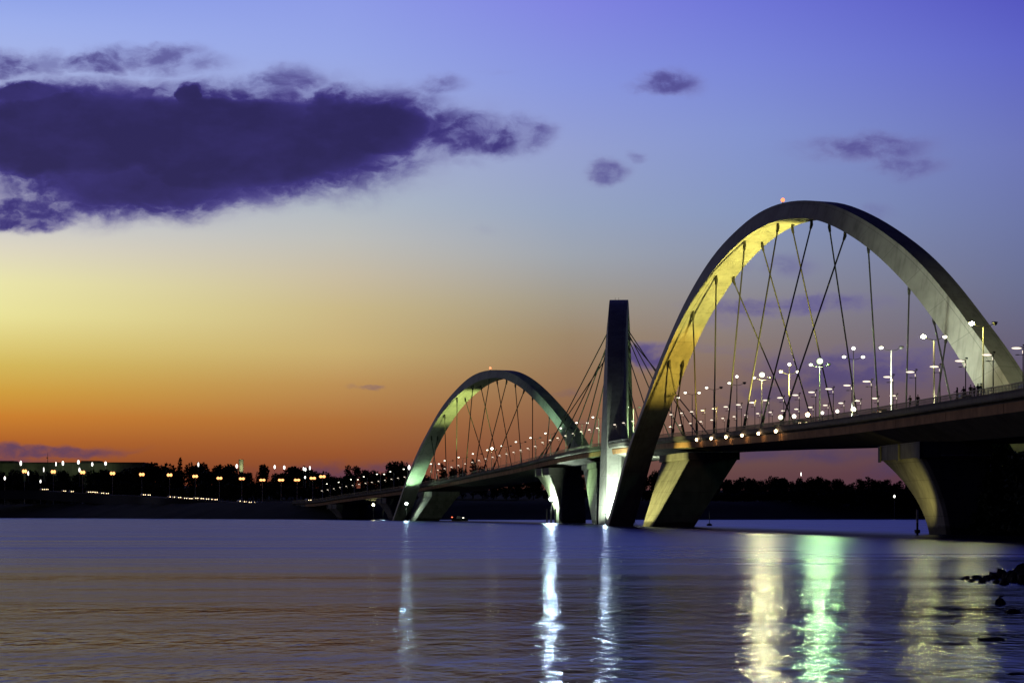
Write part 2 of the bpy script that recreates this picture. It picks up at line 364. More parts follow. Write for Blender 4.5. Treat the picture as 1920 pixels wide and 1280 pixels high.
# ------------------------------------------------------------------ water
def build_water():
    m = bpy.data.materials.new('lake_water'); m.use_nodes = True
    nt = m.node_tree; N, L = nt.nodes, nt.links; N.remove(N['Principled BSDF']); out = N['Material Output']
    gl = N.new('ShaderNodeBsdfAnisotropic'); gl.distribution = 'BECKMANN'
    gl.inputs['Color'].default_value = (0.208, 0.226, 0.385, 1)
    df = N.new('ShaderNodeBsdfDiffuse'); df.inputs['Color'].default_value = (0.006, 0.006, 0.02, 1)
    ad2 = N.new('ShaderNodeAddShader'); L.new(gl.outputs[0], ad2.inputs[0]); L.new(df.outputs[0], ad2.inputs[1]); L.new(ad2.outputs[0], out.inputs['Surface'])
    ge = N.new('ShaderNodeNewGeometry')
    def nz(sx, sy, detail, rough=0.5):
        mp = N.new('ShaderNodeMapping'); mp.inputs['Scale'].default_value = (sx, sy, 1)
        L.new(ge.outputs['Position'], mp.inputs['Vector'])
        n = N.new('ShaderNodeTexNoise'); n.inputs['Scale'].default_value = 1; n.inputs['Detail'].default_value = detail; n.inputs['Roughness'].default_value = rough
        L.new(mp.outputs['Vector'], n.inputs['Vector']); return n.outputs['Fac']
    def mm(op, a, b, c=None):
        n = N.new('ShaderNodeMath'); n.operation = op
        for k, v in enumerate((a, b, c)):
            if v is None: continue
            if isinstance(v, (int, float)): n.inputs[k].default_value = v
            else: L.new(v, n.inputs[k])
        return n.outputs[0]
    # gusts: long patches of rougher and calmer water
    big = nz(0.010, 0.085, 4); mid = nz(0.05, 0.36, 4)
    gust = mm('MULTIPLY_ADD', mid, 0.6, big)
    mr = N.new('ShaderNodeMapRange'); mr.inputs[1].default_value = 0.55; mr.inputs[2].default_value = 1.0; mr.inputs[3].default_value = 0.10; mr.inputs[4].default_value = 0.22
    L.new(gust, mr.inputs[0])
    # open water further out is rougher
    sp = N.new('ShaderNodeSeparateXYZ'); L.new(ge.outputs['Position'], sp.inputs[0])
    fr = N.new('ShaderNodeMapRange'); fr.inputs[1].default_value = 36; fr.inputs[2].default_value = 210; fr.inputs[3].default_value = 0.0; fr.inputs[4].default_value = 0.14; fr.interpolation_type = 'SMOOTHERSTEP'
    L.new(sp.outputs[1], fr.inputs[0])
    L.new(mm('ADD', mr.outputs[0], fr.outputs[0]), gl.inputs['Roughness'])
    rip = mm('MULTIPLY_ADD', nz(1.3, 0.75, 3, 0.55), 0.42, nz(0.42, 0.21, 4, 0.6))
    bp = N.new('ShaderNodeBump'); bp.inputs['Strength'].default_value = 1.0; bp.inputs['Distance'].default_value = 0.105
    L.new(rip, bp.inputs['Height']); L.new(bp.outputs['Normal'], gl.inputs['Normal'])
    me = bpy.data.meshes.new('lake_water')
    me.from_pydata([(-6000,-500,0),(6000,-500,0),(6000,9000,0),(-6000,9000,0)], [], [(0,1,2,3)]); me.materials.append(m)
    tag(mesh_obj('lake_water', me), 'calm violet lake water with long light reflections', None, None, 'structure')
build_water()

# ------------------------------------------------------------------ terrain
shoreS = table([(-2500,1900),(-800,1720),(-336,1400),(-100,1050),(0,1010),(100,1020),(200,1085),(400,1060),(900,900),(2500,600)])
def bankR(D): return (0.252 - .032*sstep(250,300,D)) * D + min(1.2, .012*D)*math.sin(D*0.11) + (2.5 if D > 125 else 0)
def ground_h(X, D):
    d = D - shoreS(X)
    far = -4 + 4.6*sstep(-14, 2, d) + 8.6*sstep(0, 60, d) + 8.5*sstep(90, 330, d) + 9*sstep(120, 380, d)*sstep(-160, -300, X) + 25*sstep(500, 3000, d)
    e = X - bankR(D)
    nr = -4
    if D < 520: nr = -4 + 4.5*sstep(-4, 1.0, e) + 3.2*sstep(0.5, 22, e) + 6*sstep(15, 60, e)
    h = max(far, nr)
    if h > 0.2: h += 0.5*noise.noise(Vector((X*0.05, D*0.05, 0)))
    return h
def build_ground():
    ys = [-60 + i*6 for i in range(0, 100)]; ys += [540 + i*15 for i in range(100)]
    y = ys[-1]
    while y < 9000: y *= 1.08; ys.append(y)
    xs = sorted(set([-6000,-4500,-3200,-2400,-1800,-1400,-1100] + [-900 + i*20 for i in range(46)] + [i*5 for i in range(0, 36)] + [180 + i*20 for i in range(20)] + [620,760,950,1300,1800,2600,4000,6000]))
    vs = [(x, yy, ground_h(x, yy)) for yy in ys for x in xs]
    n = len(xs); fs = [(j*n+i, j*n+i+1, (j+1)*n+i+1, (j+1)*n+i) for j in range(len(ys)-1) for i in range(n-1)]
    me = bpy.data.meshes.new('ground'); me.from_pydata(vs, [], fs); me.materials.append(M_ground)
    for p in me.polygons: p.use_smooth = True
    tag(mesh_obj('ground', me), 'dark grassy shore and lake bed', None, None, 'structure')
build_ground()

# ------------------------------------------------------------------ bridge line
Mx = table([(120,86.2),(200,79.4),(261,74.0),(314,69.2),(432,56.6),(550,42.0),(669,22.9),(787,-1.0),(881,-24.9),(974,-52.6),(1090,-92.0),(1150,-113.0)])
Zr = table([(60,18.8),(120,18.8),(200,18.9),(261,19.0),(296,19.15),(341,19.3),(378,19.65),(432,20.4),(467,20.95),(509,21.8),(560,22.3),(600,22.4),(640,22.2),(682,21.3),(733,20.0),(783,18.9),(830,17.5),(882,15.9),(917,14.8),(978,13.3),(1031,11.8),(1076,10.2),(1150,9.6),(1300,9.6)])
Zb = table([(60,-6.2),(250,-6.2),(310,-5.9),(350,-5.2),(400,-4.7),(467,-4.2),(600,-4.5),(800,-4.5),(1150,-4.0)])
def dk(D, u, dz=0.0):
    s = (Mx(D+2) - Mx(D-2)) / 4; n = math.hypot(1, s)
    return Vector((Mx(D) + (u-12)/n, D - (u-12)*s/n, Zr(D) + dz))
def along(D):                                   # heading of the bridge at D (rotation about z of +Y)
    s = (Mx(D+2) - Mx(D-2)) / 4; return math.atan2(-s, 1)
def dk_at_x(px, u, dz=0.0, lo=130, hi=1140):    # D where the deck line u crosses picture column px
    for _ in range(50):
        m = (lo + hi) / 2
        if proj(dk(m, u, dz))[0] > px: lo = m
        else: hi = m
    return (lo + hi) / 2
WALK = -0.8

bridge = empty('bridge', dk(432, 12, -20)); bridge.location.z = 0
tag(bridge, 'long curved bridge with three tall arches, hanging cables and lit piers crossing the lake', 'bridge')
BINV = Matrix.Translation(-bridge.location)
def part(mb, name, mats, parent=None, smooth=None, label=None):
    """world-space mesh as a part (or a sub-part) of the bridge"""
    par = parent or bridge
    off = bridge.location.copy()
    if par is not bridge: off = off + par.location
    mb.v = [tuple(Vector(v) - off) for v in mb.v]
    o = mb.build(name, mats, par, (0, 0, 0), smooth)
    if label: o['label'] = label
    return o

def build_deck():
    st = []; D = 110.0
    while D < 1130: st.append(D); D += 5
    mb = MB(); rows = []
    for D in st:
        zb = Zb(D)
        prof = [(0,-.8),(3,-.8),(3,-.95),(11.3,-.95),(11.3,-.75),(12.7,-.75),(12.7,-.95),(21,-.95),(21,-.8),(24,-.8),(24,-1.66),(23.2,-2.05),(23.2,-3.5),(19,zb),(5,zb),(.8,-3.5),(.8,-2.05),(0,-1.66)]
        rows.append([dk(D, u, dz) for u, dz in prof])
    n = len(rows[0]); mb.v = [tuple(p) for r in rows for p in r]
    for i in range(len(rows)-1):
        for k in range(n):
            mb.f.append((i*n+k, (i+1)*n+k, (i+1)*n+(k+1)%n, i*n+(k+1)%n)); mb.m.append(1 if k in (2,3,5,6,7) else 0)
    mb.f.append(tuple(range(n))); mb.m.append(0); mb.f.append(tuple(range((len(rows)-1)*n, len(rows)*n))[::-1]); mb.m.append(0)
    deck = part(mb, 'deck', [M_deck, M_asph], None, 25)
    # fascia panels with open joints
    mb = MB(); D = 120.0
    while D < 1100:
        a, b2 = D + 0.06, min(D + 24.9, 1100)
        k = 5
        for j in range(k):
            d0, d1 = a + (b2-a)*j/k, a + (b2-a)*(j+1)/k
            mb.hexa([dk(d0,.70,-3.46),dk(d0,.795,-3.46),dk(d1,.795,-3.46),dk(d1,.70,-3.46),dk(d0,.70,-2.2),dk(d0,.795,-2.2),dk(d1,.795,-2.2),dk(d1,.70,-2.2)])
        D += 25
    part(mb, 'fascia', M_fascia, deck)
    for u in (0.08, 23.92):
        sgn = 1 if u < 12 else -1
        mb = MB()
        for du, z0, z1 in ((0.085,-0.10,0.02),(0.045,-0.50,-0.44),(0.05,-1.52,-1.45)):
            for i in range(len(st)-1):
                a, b2 = st[i], st[i+1]
                mb.hexa([dk(a,u-du,z0),dk(a,u+du,z0),dk(b2,u+du,z0),dk(b2,u-du,z0),dk(a,u-du,z1),dk(a,u+du,z1),dk(b2,u+du,z1),dk(b2,u-du,z1)])
        D = 130.0
        while D < 1110:
            w = 0.055 if D < 450 else 0.09
            for dd in (D,):
                o = -0.14*sgn
                mb.hexa([dk(dd,u+o*.6-.03,-1.85),dk(dd,u+o*.6+.05,-1.85),dk(dd+w*2,u+o*.6+.05,-1.85),dk(dd+w*2,u+o*.6-.03,-1.85),
                         dk(dd,u-.03,-.09),dk(dd,u+.05,-.09),dk(dd+w*2,u+.05,-.09),dk(dd+w*2,u-.03,-.09)])
            D += 0.56 if D < 430 else (1.1 if D < 700 else 2.4)
        rl = part(mb, 'railing', M_rail, deck)
    return deck
DECK = build_deck()

# ------------------------------------------------------------------ arches
def arch_mesh(A, B, p, wt, ws, name, label):
    """A: outer near edge points, B: inner near edge points (world), p: direction across the arch"""
    n = len(A); mb = MB()
    for i in range(n):
        mb.v += [tuple(A[i]), tuple(A[i] + p*wt[i]), tuple(B[i] + p*ws[i]), tuple(B[i])]
    for i in range(n-1):
        for k in range(4):
            mb.f.append((i*4+k, i*4+(k+1)%4, (i+1)*4+(k+1)%4, (i+1)*4+k)); mb.m.append(0)
    mb.f += [(3,2,1,0), ((n-1)*4, (n-1)*4+1, (n-1)*4+2, (n-1)*4+3)]; mb.m += [0, 0]
    o = part(mb, 'arch', M_arch, None, 25, label)
    me = o.data; uv = me.uv_layers.new(name='UVMap'); L = [0.0]
    for i in range(1, n): L.append(L[-1] + (A[i]-A[i-1]).length)
    vv = [0, 1, 2, 3]
    for pl in me.polygons:
        ks = [me.loops[l].vertex_index % 4 for l in pl.loop_indices]
        for l in pl.loop_indices:
            vi = me.loops[l].vertex_index; k = vi % 4
            v = k + 0.0
            if 3 in ks and 0 in ks and k == 0: v = 4.0
            uv.data[l].uv = (L[vi//4], v + 0.18)
    return o
def traced_arch(Apx, Bpx, Lf, Rf, wt, ws, label):
    d = (Vector((Rf[0], Rf[1], 0)) - Vector((Lf[0], Lf[1], 0))).normalized(); p = Vector((-d.y, d.x, 0))
    if p.x < 0: p = -p
    def lift(px, off):
        pts = cat_rom(px, 6); out = []
        c = Vector((Lf[0], Lf[1], 0)) + p*off
        for x, y in pts:
            r = Vector(((x-CX)/F, 1, (HY-y)/F)); tt = c.dot(p) / (r.x*p.x + r.y*p.y)
            out.append((r.x*tt, r.y*tt, CH + r.z*tt))
        return [Vector(v) for v in smooth_pts(resample(smooth_pts(out, 6), 90), 3)]
    A = lift(Apx, -wt/2); B = lift(Bpx, -ws/2)
    o = arch_mesh(A, B, p, [wt]*len(A), [ws]*len(A), 'arch', label)
    return o, A, B, p, ws
nA = [(1128,1008),(1139,978),(1155,922.6),(1168.7,869),(1182.5,823),(1198.8,780),(1214,735),(1229,693),(1251,640),(1276.5,581),(1294,548),(1315.6,510),(1334,483),(1353,459),(1372,440),(1400,414),(1421.7,398.6),(1450,384.6),(1481,377),(1506,375),(1535,376.6),(1556,381.7),(1574.7,389),(1603,402),(1630,417.5),(1662,439.5),(1698.6,467),(1734,502),(1771,545.5),(1804,590),(1825,618),(1851,653),(1871,684),(1891,716.5),(1920,765),(1955,825),(2000,905),(2060,1022)]
nB = [(1133,1008),(1143,980),(1159,922),(1172.5,869),(1186,823),(1202.5,780),(1218,738),(1234,698),(1258,640),(1272,610),(1289,579),(1312.5,541.6),(1334,510),(1356,484),(1379.7,460),(1401,441.5),(1424,426),(1454,414),(1481,408.7),(1503,407.5),(1524.6,410.4),(1553,419),(1585.5,436),(1622,459.5),(1660,492.7),(1675,508),(1697.4,531.4),(1722,559.5),(1743,590),(1771,627.5),(1804,681),(1827.5,721),(1850,760),(1880,810),(1920,877),(2000,1018)]
NEAR = traced_arch(nA, nB, (26.5,505), (95,340), 4.3, 6.5, 'tall grey arch with its left leg lit yellow underneath')
fA = [(733,982),(737.6,969),(746.4,943),(758,908),(771,875),(785.6,840),(800.5,812),(816,782.7),(830,760),(847,739),(864,721),(880.6,706.7),(899,697.4),(920,693.2),(938,693.4),(952,696),(970,704.6),(990,719),(1009.7,737.7),(1026.6,756),(1042,774),(1054.7,791),(1068.8,811),(1078.6,827.7),(1100,865),(1130,915),(1170,984)]
fB = [(735,982),(739.6,969),(748.5,943),(760,909),(774,875),(789,842),(803.5,813.6),(818.8,788),(831,770),(844,754.5),(859.5,739),(875,727),(894.7,714.8),(917,708.8),(934,707.4),(948,711),(963,718),(980,728.5),(997,744),(1012.5,760),(1026.6,777),(1040.6,795),(1052,813.6),(1062,832),(1085,872),(1110,915),(1150,984)]
FAR = traced_arch(fA, fB, (-45.8,880), (38.5,690), 4.6, 6.6, 'farthest arch, its left leg lit green at the foot')
def middle_arch():
    Lf, Rf = Vector((26.6,560,0)), Vector((40.4,770,0)); d = (Rf-Lf).normalized(); p = Vector((d.y,-d.x,0)); S = (Rf-Lf).length
    if p.x < 0: p = -p
    zc = 3 + 397*665/4000; A, B, WT, WS = [], [], [], []
    for i in range(90):
        q = -1 + 2*i/89; a = abs(q)
        q2 = math.copysign(1-(1-a)**1.5, q); a = abs(q2)
        zo = (zc+3)*(1-a**2.08) - 3; zi = (zc-1.6)*(1-a**2.3) - 3
        f = 1 - min(1, max(0, zo/zc))
        wt = 5.6 - 2.3*f; ws = 6.0 + 2.2*f
        A.append(Lf + d*(S/2 + q2*(S/2+3.5)) - p*wt/2 + Vector((0,0,zo))); WT.append(wt)
        B.append(Lf + d*(S/2 + q2*(S/2-3.0)) - p*ws/2 + Vector((0,0,zi))); WS.append(ws)
    o = arch_mesh(A, B, p, WT, WS, 'arch', 'middle arch seen end on as a tall straight shaft, glowing white at its foot')
    return o, A, B, p, 6.5
MID = middle_arch()

def hanger(arch, top, via, u, rad, f_range=(0.12,0.9), side=None):
    """cable from the underside of an arch to deck line u; top and via are the picture places it passes"""
    o, A, B, p, ws = arch; best = None
    n = len(B)
    for i in range(4, n-4):
        if side == 'near' and i > n*0.55: continue
        if side == 'far' and i < n*0.45: continue
        for f in ([f_range[0] + (f_range[1]-f_range[0])*k/6 for k in range(7)]):
            q = B[i] + p*ws*f; x, y = proj(q); e = (x-top[0])**2 + (y-top[1])**2
            if best is None or e < best[0]: best = (e, q, i)
    q = best[1] + Vector((0,0,-1.0)); qx, qy = proj(q); bd = None
    D = 230.0
    while D < 1000:
        b = dk(D, u, -0.75); bx, by = proj(b)
        if by > qy + 3:
            dx, dy = bx-qx, by-qy; e = abs((via[0]-qx)*dy - (via[1]-qy)*dx) / math.hypot(dx, dy)
            if bd is None or e < bd[0]: bd = (e, b)
        D += 1.0
    b = bd[1]; mb = MB(); ax = (b - q).normalized()
    mb.tube([q, b], rad, 7)
    mb.tube([q + Vector((0,0,1.3)), q, q + ax*0.9], [rad*1.5, rad*2.1, rad*1.6], 7)         # socket at the top
    mb.tube([b - ax*2.6, b], rad*1.9, 7)                                            # sleeve at the deck
    c = part(mb, 'cable', M_cable, o, 40)
    return c
LE, RE = 0.75, 23.25
for t, v in [((1297,587),(1307,806)),((1344,512),(1339,804)),((1396,455),(1365,800)),((1456,418),(1397,790)),((1520,412),(1430,790)),((1587,437),(1472,770)),((1254,673),(1282,812)),((1279,675),(1261,812))]:
    hanger(NEAR, t, v, LE, 0.16)
for t, v in [((1374,519),(1472,754)),((1427,457),(1516,769)),((1488,422),(1560,775)),((1552,418),(1604,755)),((1626,461),(1647,752)),((1697,532),(1698,752)),((1746,594),(1781,737)),((1768,626),(1759,742))]:
    hanger(NEAR, t, v, RE, 0.15)
c3 = lambda x, y: (680 + x/3.766, 660 + y/3.766)
for t, v in [((480,590),(520,830)),((527,590),(487,830)),((572,435),(590,810)),((672,315),(662,790)),((780,230),(733,745)),((893,190),(805,760)),((1013,200),(870,780)),((1130,265),(930,795))]:
    hanger(FAR, c3(*t), c3(*v), LE, 0.17)
for t, v in [((725,320),(860,755)),((830,235),(920,620)),((948,190),(1020,620)),((1070,225),(1110,640)),((1190,320),(1200,740))]:
    hanger(FAR, c3(*t), c3(*v), RE, 0.16)
for t, v in [((996,744),(998,855)),((1025.5,780),(1024.7,849))]: hanger(FAR, t, v, RE, 0.16)
for t, v, s in [((1144,634),(1015,853),'far'),((1148,588),(1046,806),'far'),((1148,612),(1071,790),'far'),((1146,606),(1081,800),'near'),((1146,590),(1097,808),'near'),((1143,640),(1107,838),'near')]:
    hanger(MID, t, v, LE, 0.17, (0.3,0.7), s)
for t, v, s in [((1160,600),(1269,742),'near'),((1160,578),(1264,749),'near'),((1160,572),(1255,768),'near'),((1160,590),(1245,795),'far'),((1160,622),(1202,740),'far'),((1160,664),(1184,740),'far'),((1160,715),(1185,817),'far')]:
    hanger(MID, t, v, RE, 0.16, (0.5,0.9), s)

def beacon(px, arch):
    o, A, B, p, ws = arch
    i = min(range(20, 70), key=lambda k: abs(proj(A[k])[0]-px)); q = A[i] + p*1.2
    mb = MB(); mb.tube([q, q + Vector((0,0,0.7))], 0.10, 6); b = part(mb, 'beacon', M_dark, o)
    mb = MB(); mb.ball(q + Vector((0,0,0.95)), 0.42); part(mb, 'beacon_light', G_red, o, 60)
beacon(1455, NEAR); beacon(916, FAR)
for dx in (0.5, 1.6):
    q = MID[1][44] + MID[3]*(dx+1.0); mb = MB(); mb.tube([q - Vector((0,0,.3)), q + Vector((0,0,1.0))], 0.05, 5)
    part(mb, 'antenna', M_dark, MID[0])

# ------------------------------------------------------------------ piers
def curved_pier(D0, wbase, wtop, inset, long_top, long_base, label=None):
    """pier whose narrow end sweeps up and outward to the deck edge"""
    ang = along(D0); o = dk(D0, 0); zt = Zr(D0) + Zb(D0) - 2.3
    ax = Vector((math.cos(ang), math.sin(ang), 0)); ay = Vector((-math.sin(ang), math.cos(ang), 0))
    P = lambda u, l, z: Vector((o.x, o.y, 0)) + ax*u + ay*l + Vector((0,0,z))
    mb = MB(); n = 14; z0 = -2.5
    for i in range(n+1):
        f = i/n; g = f**2.1; z = z0 + (zt-z0)*f
        u0 = inset*(1-g) - 0.2*g; u1 = inset + wbase + (wtop - inset - wbase)*g
        l1 = long_base + (long_top-long_base)*g
        ch = 0.5
        mb.v += [tuple(P(*q, z)) for q in ((u0, ch), (u0+ch, 0), (u1-ch, 0), (u1, ch), (u1, l1-ch), (u1-ch, l1), (u0+ch, l1), (u0, l1-ch))]
    for i in range(n):
        for k in range(8): mb.f.append((i*8+k, i*8+(k+1)%8, (i+1)*8+(k+1)%8, (i+1)*8+k)); mb.m.append(0)
    mb.f.append(tuple(range(n*8, n*8+8))); mb.m.append(0)
    pr = part(mb, 'pier', M_conc, None, 20, label)
    mb = MB(); c = 0.45; zc = zt + 2.3 - 0.02
    mb.hexa([P(-c,-c,zt+.003),P(wtop+c,-c,zt+.003),P(wtop+c,long_top+c,zt+.003),P(-c,long_top+c,zt+.003),P(-c,-c,zc),P(wtop+c,-c,zc),P(wtop+c,long_top+c,zc),P(-c,long_top+c,zc)])
    for l in (-0.6, long_top*0.5, long_top - 0.4):                       # ribs on the cap
        mb.hexa([P(-c-.25,l,zt-.2),P(-c-.02,l,zt-.2),P(-c-.02,l+1.0,zt-.2),P(-c-.25,l+1.0,zt-.2),P(-c-.25,l,zc-.05),P(-c-.02,l,zc-.05),P(-c-.02,l+1.0,zc-.05),P(-c-.25,l+1.0,zc-.05)])
    part(mb, 'pier_cap', M_conc, pr)
    return pr, P, zt
NP = curved_pier(303.5, 7.6, 9.4, 3.6, 21, 9, 'thick curved concrete pier beside the bank')
mb = MB(); P = NP[1]
mb.tube([P(9.75,-.25,-1), P(9.75,-.25,NP[2]-.15)], 0.09, 6); mb.tube([P(9.7,-.62,NP[2]+.3), P(2.4,-.62,NP[2]+.3)], 0.09, 6)
part(mb, 'drainpipe', M_pole, NP[0])
P2 = curved_pier(664, 7.9, 10.0, 3.4, 22, 8, 'curved concrete pier with a floodlight in front')
curved_pier(945, 8.5, 10.0, 3.0, 18, 9); curved_pier(1035, 8.5, 10.0, 3.0, 18, 9)
def strut(near_top, far_top, near_base, far_base, wtop, wbase, Dn_t, Df_t, Dn_b, Df_b, label, cap=2.0):
    """leaning support between an arch foot and the deck; arguments are picture places at their distances"""
    a, b = at(*near_top, Dn_t), at(*far_top, Df_t); c, e = at(*near_base, Dn_b), at(*far_base, Df_b)
    a.z = b.z = (a.z+b.z)/2; c.z = e.z = -2.0
    X = Vector((1, 0.10, 0))
    mb = MB(); mb.hexa([c, c+X*wbase, e+X*wbase, e, a, a+X*wtop, b+X*wtop, b])
    pr = part(mb, 'pier', M_conc, None, None, label)
    mb = MB(); k = 0.5; Y = (b-a).normalized(); zt = a.z + .003
    q = [a - X*k - Y*k, a + X*(wtop+k) - Y*k, b + X*(wtop+k) + Y*k, b - X*k + Y*k]
    lo = [Vector((v.x, v.y, zt)) for v in q]; hi = [Vector((v.x, v.y, zt+cap)) for v in q]
    mb.hexa(lo + hi)
    part(mb, 'pier_cap', M_conc, pr)
    # pale edge bead along the leading arris
    mb = MB(); mb.tube([c + Vector((-.05,-.08,0)), a + Vector((-.05,-.08,0))], 0.22, 6); part(mb, 'edge_trim', M_conc, pr)
    return pr
strut((1294,864),(1241,864),(1216,983),(1200,983), 10.6, 9.0, 477, 503, 477, 486, 'leaning pier lit yellow beside the foot of the big arch', 1.65)
strut((812,930),(786,930),(773,973),(764,973), 10.0, 9.0, 845, 880, 850, 862, 'leaning pier at the foot of the farthest arch', 1.8)
strut((1121,879),(1094,879),(1120,978),(1113,978), 9.0, 7.0, 590, 622, 575, 588, 'leaning pier lit green next to the foot of the middle arch', 1.6)

# ------------------------------------------------------------------ lamps
def spot(name, loc, aim, power, col, size=60, blend=0.6, radius=0.4, parent=None):
    l = bpy.data.lights.new(name, 'SPOT'); l.energy = power; l.color = col; l.spot_size = R(size); l.spot_blend = blend; l.shadow_soft_size = radius
    o = bpy.data.objects.new(name, l); COL.objects.link(o); o.location = loc
    o.rotation_euler = (Vector(aim)-Vector(loc)).to_track_quat('-Z', 'Y').to_euler()
    if parent: o.parent = parent; o.matrix_parent_inverse = Matrix.Translation(-Vector(parent.location)) if parent.rotation_euler.z == 0 else parent.matrix_basis.inverted()
    return o
def point(name, loc, power, col, radius=0.3):
    l = bpy.data.lights.new(name, 'POINT'); l.energy = power; l.color = col; l.shadow_soft_size = radius
    o = bpy.data.objects.new(name, l); COL.objects.link(o); o.location = loc; return o

def make_tall_lamp():
    t = empty('street_lamp')
    mb = MB(); mb.tube([(0,0,0),(0,0,1),(0,0,12.4)], [0.17,0.15,0.085], 9); mb.build('pole', M_pole, t, smooth=50)
    mb = MB(); mb.tube([(-1.55,0,12.95),(-1.0,0,12.55),(0,0,12.35),(1.0,0,12.55),(1.55,0,12.95)], 0.06, 6); mb.build('arm', M_dark, t, smooth=50)
    for s in (-1, 1):
        mb = MB(); mb.ball((s*1.75,0,13.10), (0.5,0.32,0.13), 12, 6); mb.build('lamp_hood', M_dark, t, smooth=60)
        mb = MB(); mb.ball((s*1.75,-.02,12.93), (0.37,0.34,0.31), 12, 7); mb.build('lamp_globe', G_white, t, smooth=60)
    return t
tall0 = make_tall_lamp(); first = True
top_lamp_me = {}
def lens(name, m, r):
    k = (name, r)
    if k not in top_lamp_me:
        mb = MB(); mb.ball((0,0,0), r, 14, 9); top_lamp_me[k] = mb.mesh(name, m, 60)
    return top_lamp_me[k]
def arc_steps(D0, p, lo, hi):
    out = []
    for sgn in (1, -1):
        D = D0
        while lo < D < hi:
            s = (Mx(D+2)-Mx(D-2))/4; out.append(D); D += sgn*p/math.hypot(1, s)
    return sorted(set(round(v, 3) for v in out))
Hs = table([(200,12.7),(320,12.7),(430,12.4),(600,11.5),(800,10.3),(960,9.9),(1100,9.1)])
BRIGHT = {1842: G_yel, 1755: G_yel}
TRIPLE = {1604: ('cool', None), 1545: ('g', G_green), 1490: ('w', None), 1440: ('o', G_gold), 1393: ('w', None), 927: ('y', G_rail)}
tl = arc_steps(313.5, 24.2, 262, 1095)
M_globe_dim = glow('lamp_globe_dim', (1.0, 0.97, 0.88), 3.0)
names = {G_rail: 'a bright yellow top light', G_green: 'a dazzling green-white top light', G_gold: 'a dazzling golden top light', G_yel: 'a bright yellow top light'}
dim_me = None; M_unlit = mat('unlit_globe', (0.10,0.10,0.11), 0.3, 0, .1, 2.0)
vis = [D for D in tl if proj(dk(D, 12))[0] < 1925]
posts = []
for D in tl:
    base = dk(D, 12, -0.75); x = proj(base)[0]
    if x > 1925: continue
    k = vis.index(D) + 1
    t = tall0 if first else copy_tree(tall0); first = False
    t.location = base; t.rotation_euler = (0, 0, along(D)); t.scale = (1, 1, Hs(D)/13.2)
    tag(t, f'tall pale twin-armed street lamp in the bridge median, {ordw(k)} from its near end', 'street lamp', 'tall lamps along the bridge median')
    posts.append((t, x, k))
for t, x, k in posts:
    g = [c for c in t.children if c.name.startswith('lamp_globe')]
    rg = max(g, key=lambda c: c.data.vertices[0].co.x); lg = min(g, key=lambda c: c.data.vertices[0].co.x)
    lit = any(abs(x-q) < 11 for q in (1755,1604,1490,1393,1350,1308,1270,1233,1102,821,720,671))
    if not lit:
        if dim_me is None: dim_me = rg.data.copy(); dim_me.materials[0] = M_unlit
        rg.data = dim_me; rg.name = 'unlit_globe'
    for bx, gm in BRIGHT.items():
        if abs(x-bx) < 14: lg.data = lg.data.copy(); lg.data.materials[0] = gm
    for bx, (kd, gm) in TRIPLE.items():
        if abs(x-bx) < 14:
            h = 14.5 if gm is None else 13.6
            mb = MB(); mb.tube([(0,0,12.3),(0,0,h-.3)], 0.07, 6); mb.build('top_bracket', M_dark, t)
            r = 0.34 if gm is None else 0.62
            if gm is not None:
                mb = MB(); n = 10
                for a_ in range(5):
                    th = math.pi/2*a_/4*1.05
                    for b_ in range(n):
                        ph = 2*math.pi*b_/n; rr_ = .72
                        mb.v.append((rr_*math.sin(th)*math.cos(ph), rr_*math.cos(th) + .12, h + rr_*math.sin(th)*math.sin(ph)))
                for a_ in range(4):
                    for b_ in range(n): mb.f.append((a_*n+b_, a_*n+(b_+1)%n, (a_+1)*n+(b_+1)%n, (a_+1)*n+b_)); mb.m.append(0)
                mb.build('housing', M_dark, t)  # half-shell added to keep this lamp's light off the arch leg
            o = mesh_obj('top_light', lens('top_light_'+kd, shell_of(gm)[0] if gm else M_globe_dim, r), t, (0,0,h))
            if gm: mesh_obj('bulb', lens('bulb_'+kd, shell_of(gm)[1], r*.56), t, (0,-r*.72,0) if False else (0,-r*.72,h))
            what = names.get(gm, 'a small extra globe on top')
            t['label'] = f'tall median street lamp with {what}, {ordw(k)} from the near end'

def make_walk_lamp():
    t = empty('walkway_lamp')
    mb = MB(); mb.tube([(0,0,0),(0,0,0.5),(0,0,6.1)], [0.11,0.085,0.065], 7); mb.build('pole', M_dark, t, smooth=50)
    mb = MB(); mb.tube([(0.25,0,6.15),(0,0,6.05),(-.5,0,6.0),(-1.3,0,5.98)], 0.05, 6); mb.ball((0.12,0,6.28), (0.22,0.14,0.1), 8, 5); mb.build('arm', M_dark, t, smooth=50)
    mb = MB(); mb.ball((-.85,0,5.86), (0.66,0.24,0.14), 14, 7); mb.build('lamp_head', G_soft, t, smooth=60)
    mb = MB(); mb.tube([(0.2,0,4.95),(-.5,0,4.98)], 0.035, 5); mb.ball((-.72,0,4.98), (0.32,0.13,0.07), 10, 5); mb.build('side_arm', M_dark, t, smooth=60)
    mb = MB(); mb.tube([(-.07,0,5.15),(-.07,0,5.55)], 0.045, 6); mb.build('pole_light', G_soft, t)
    return t
w0 = make_walk_lamp(); first = True
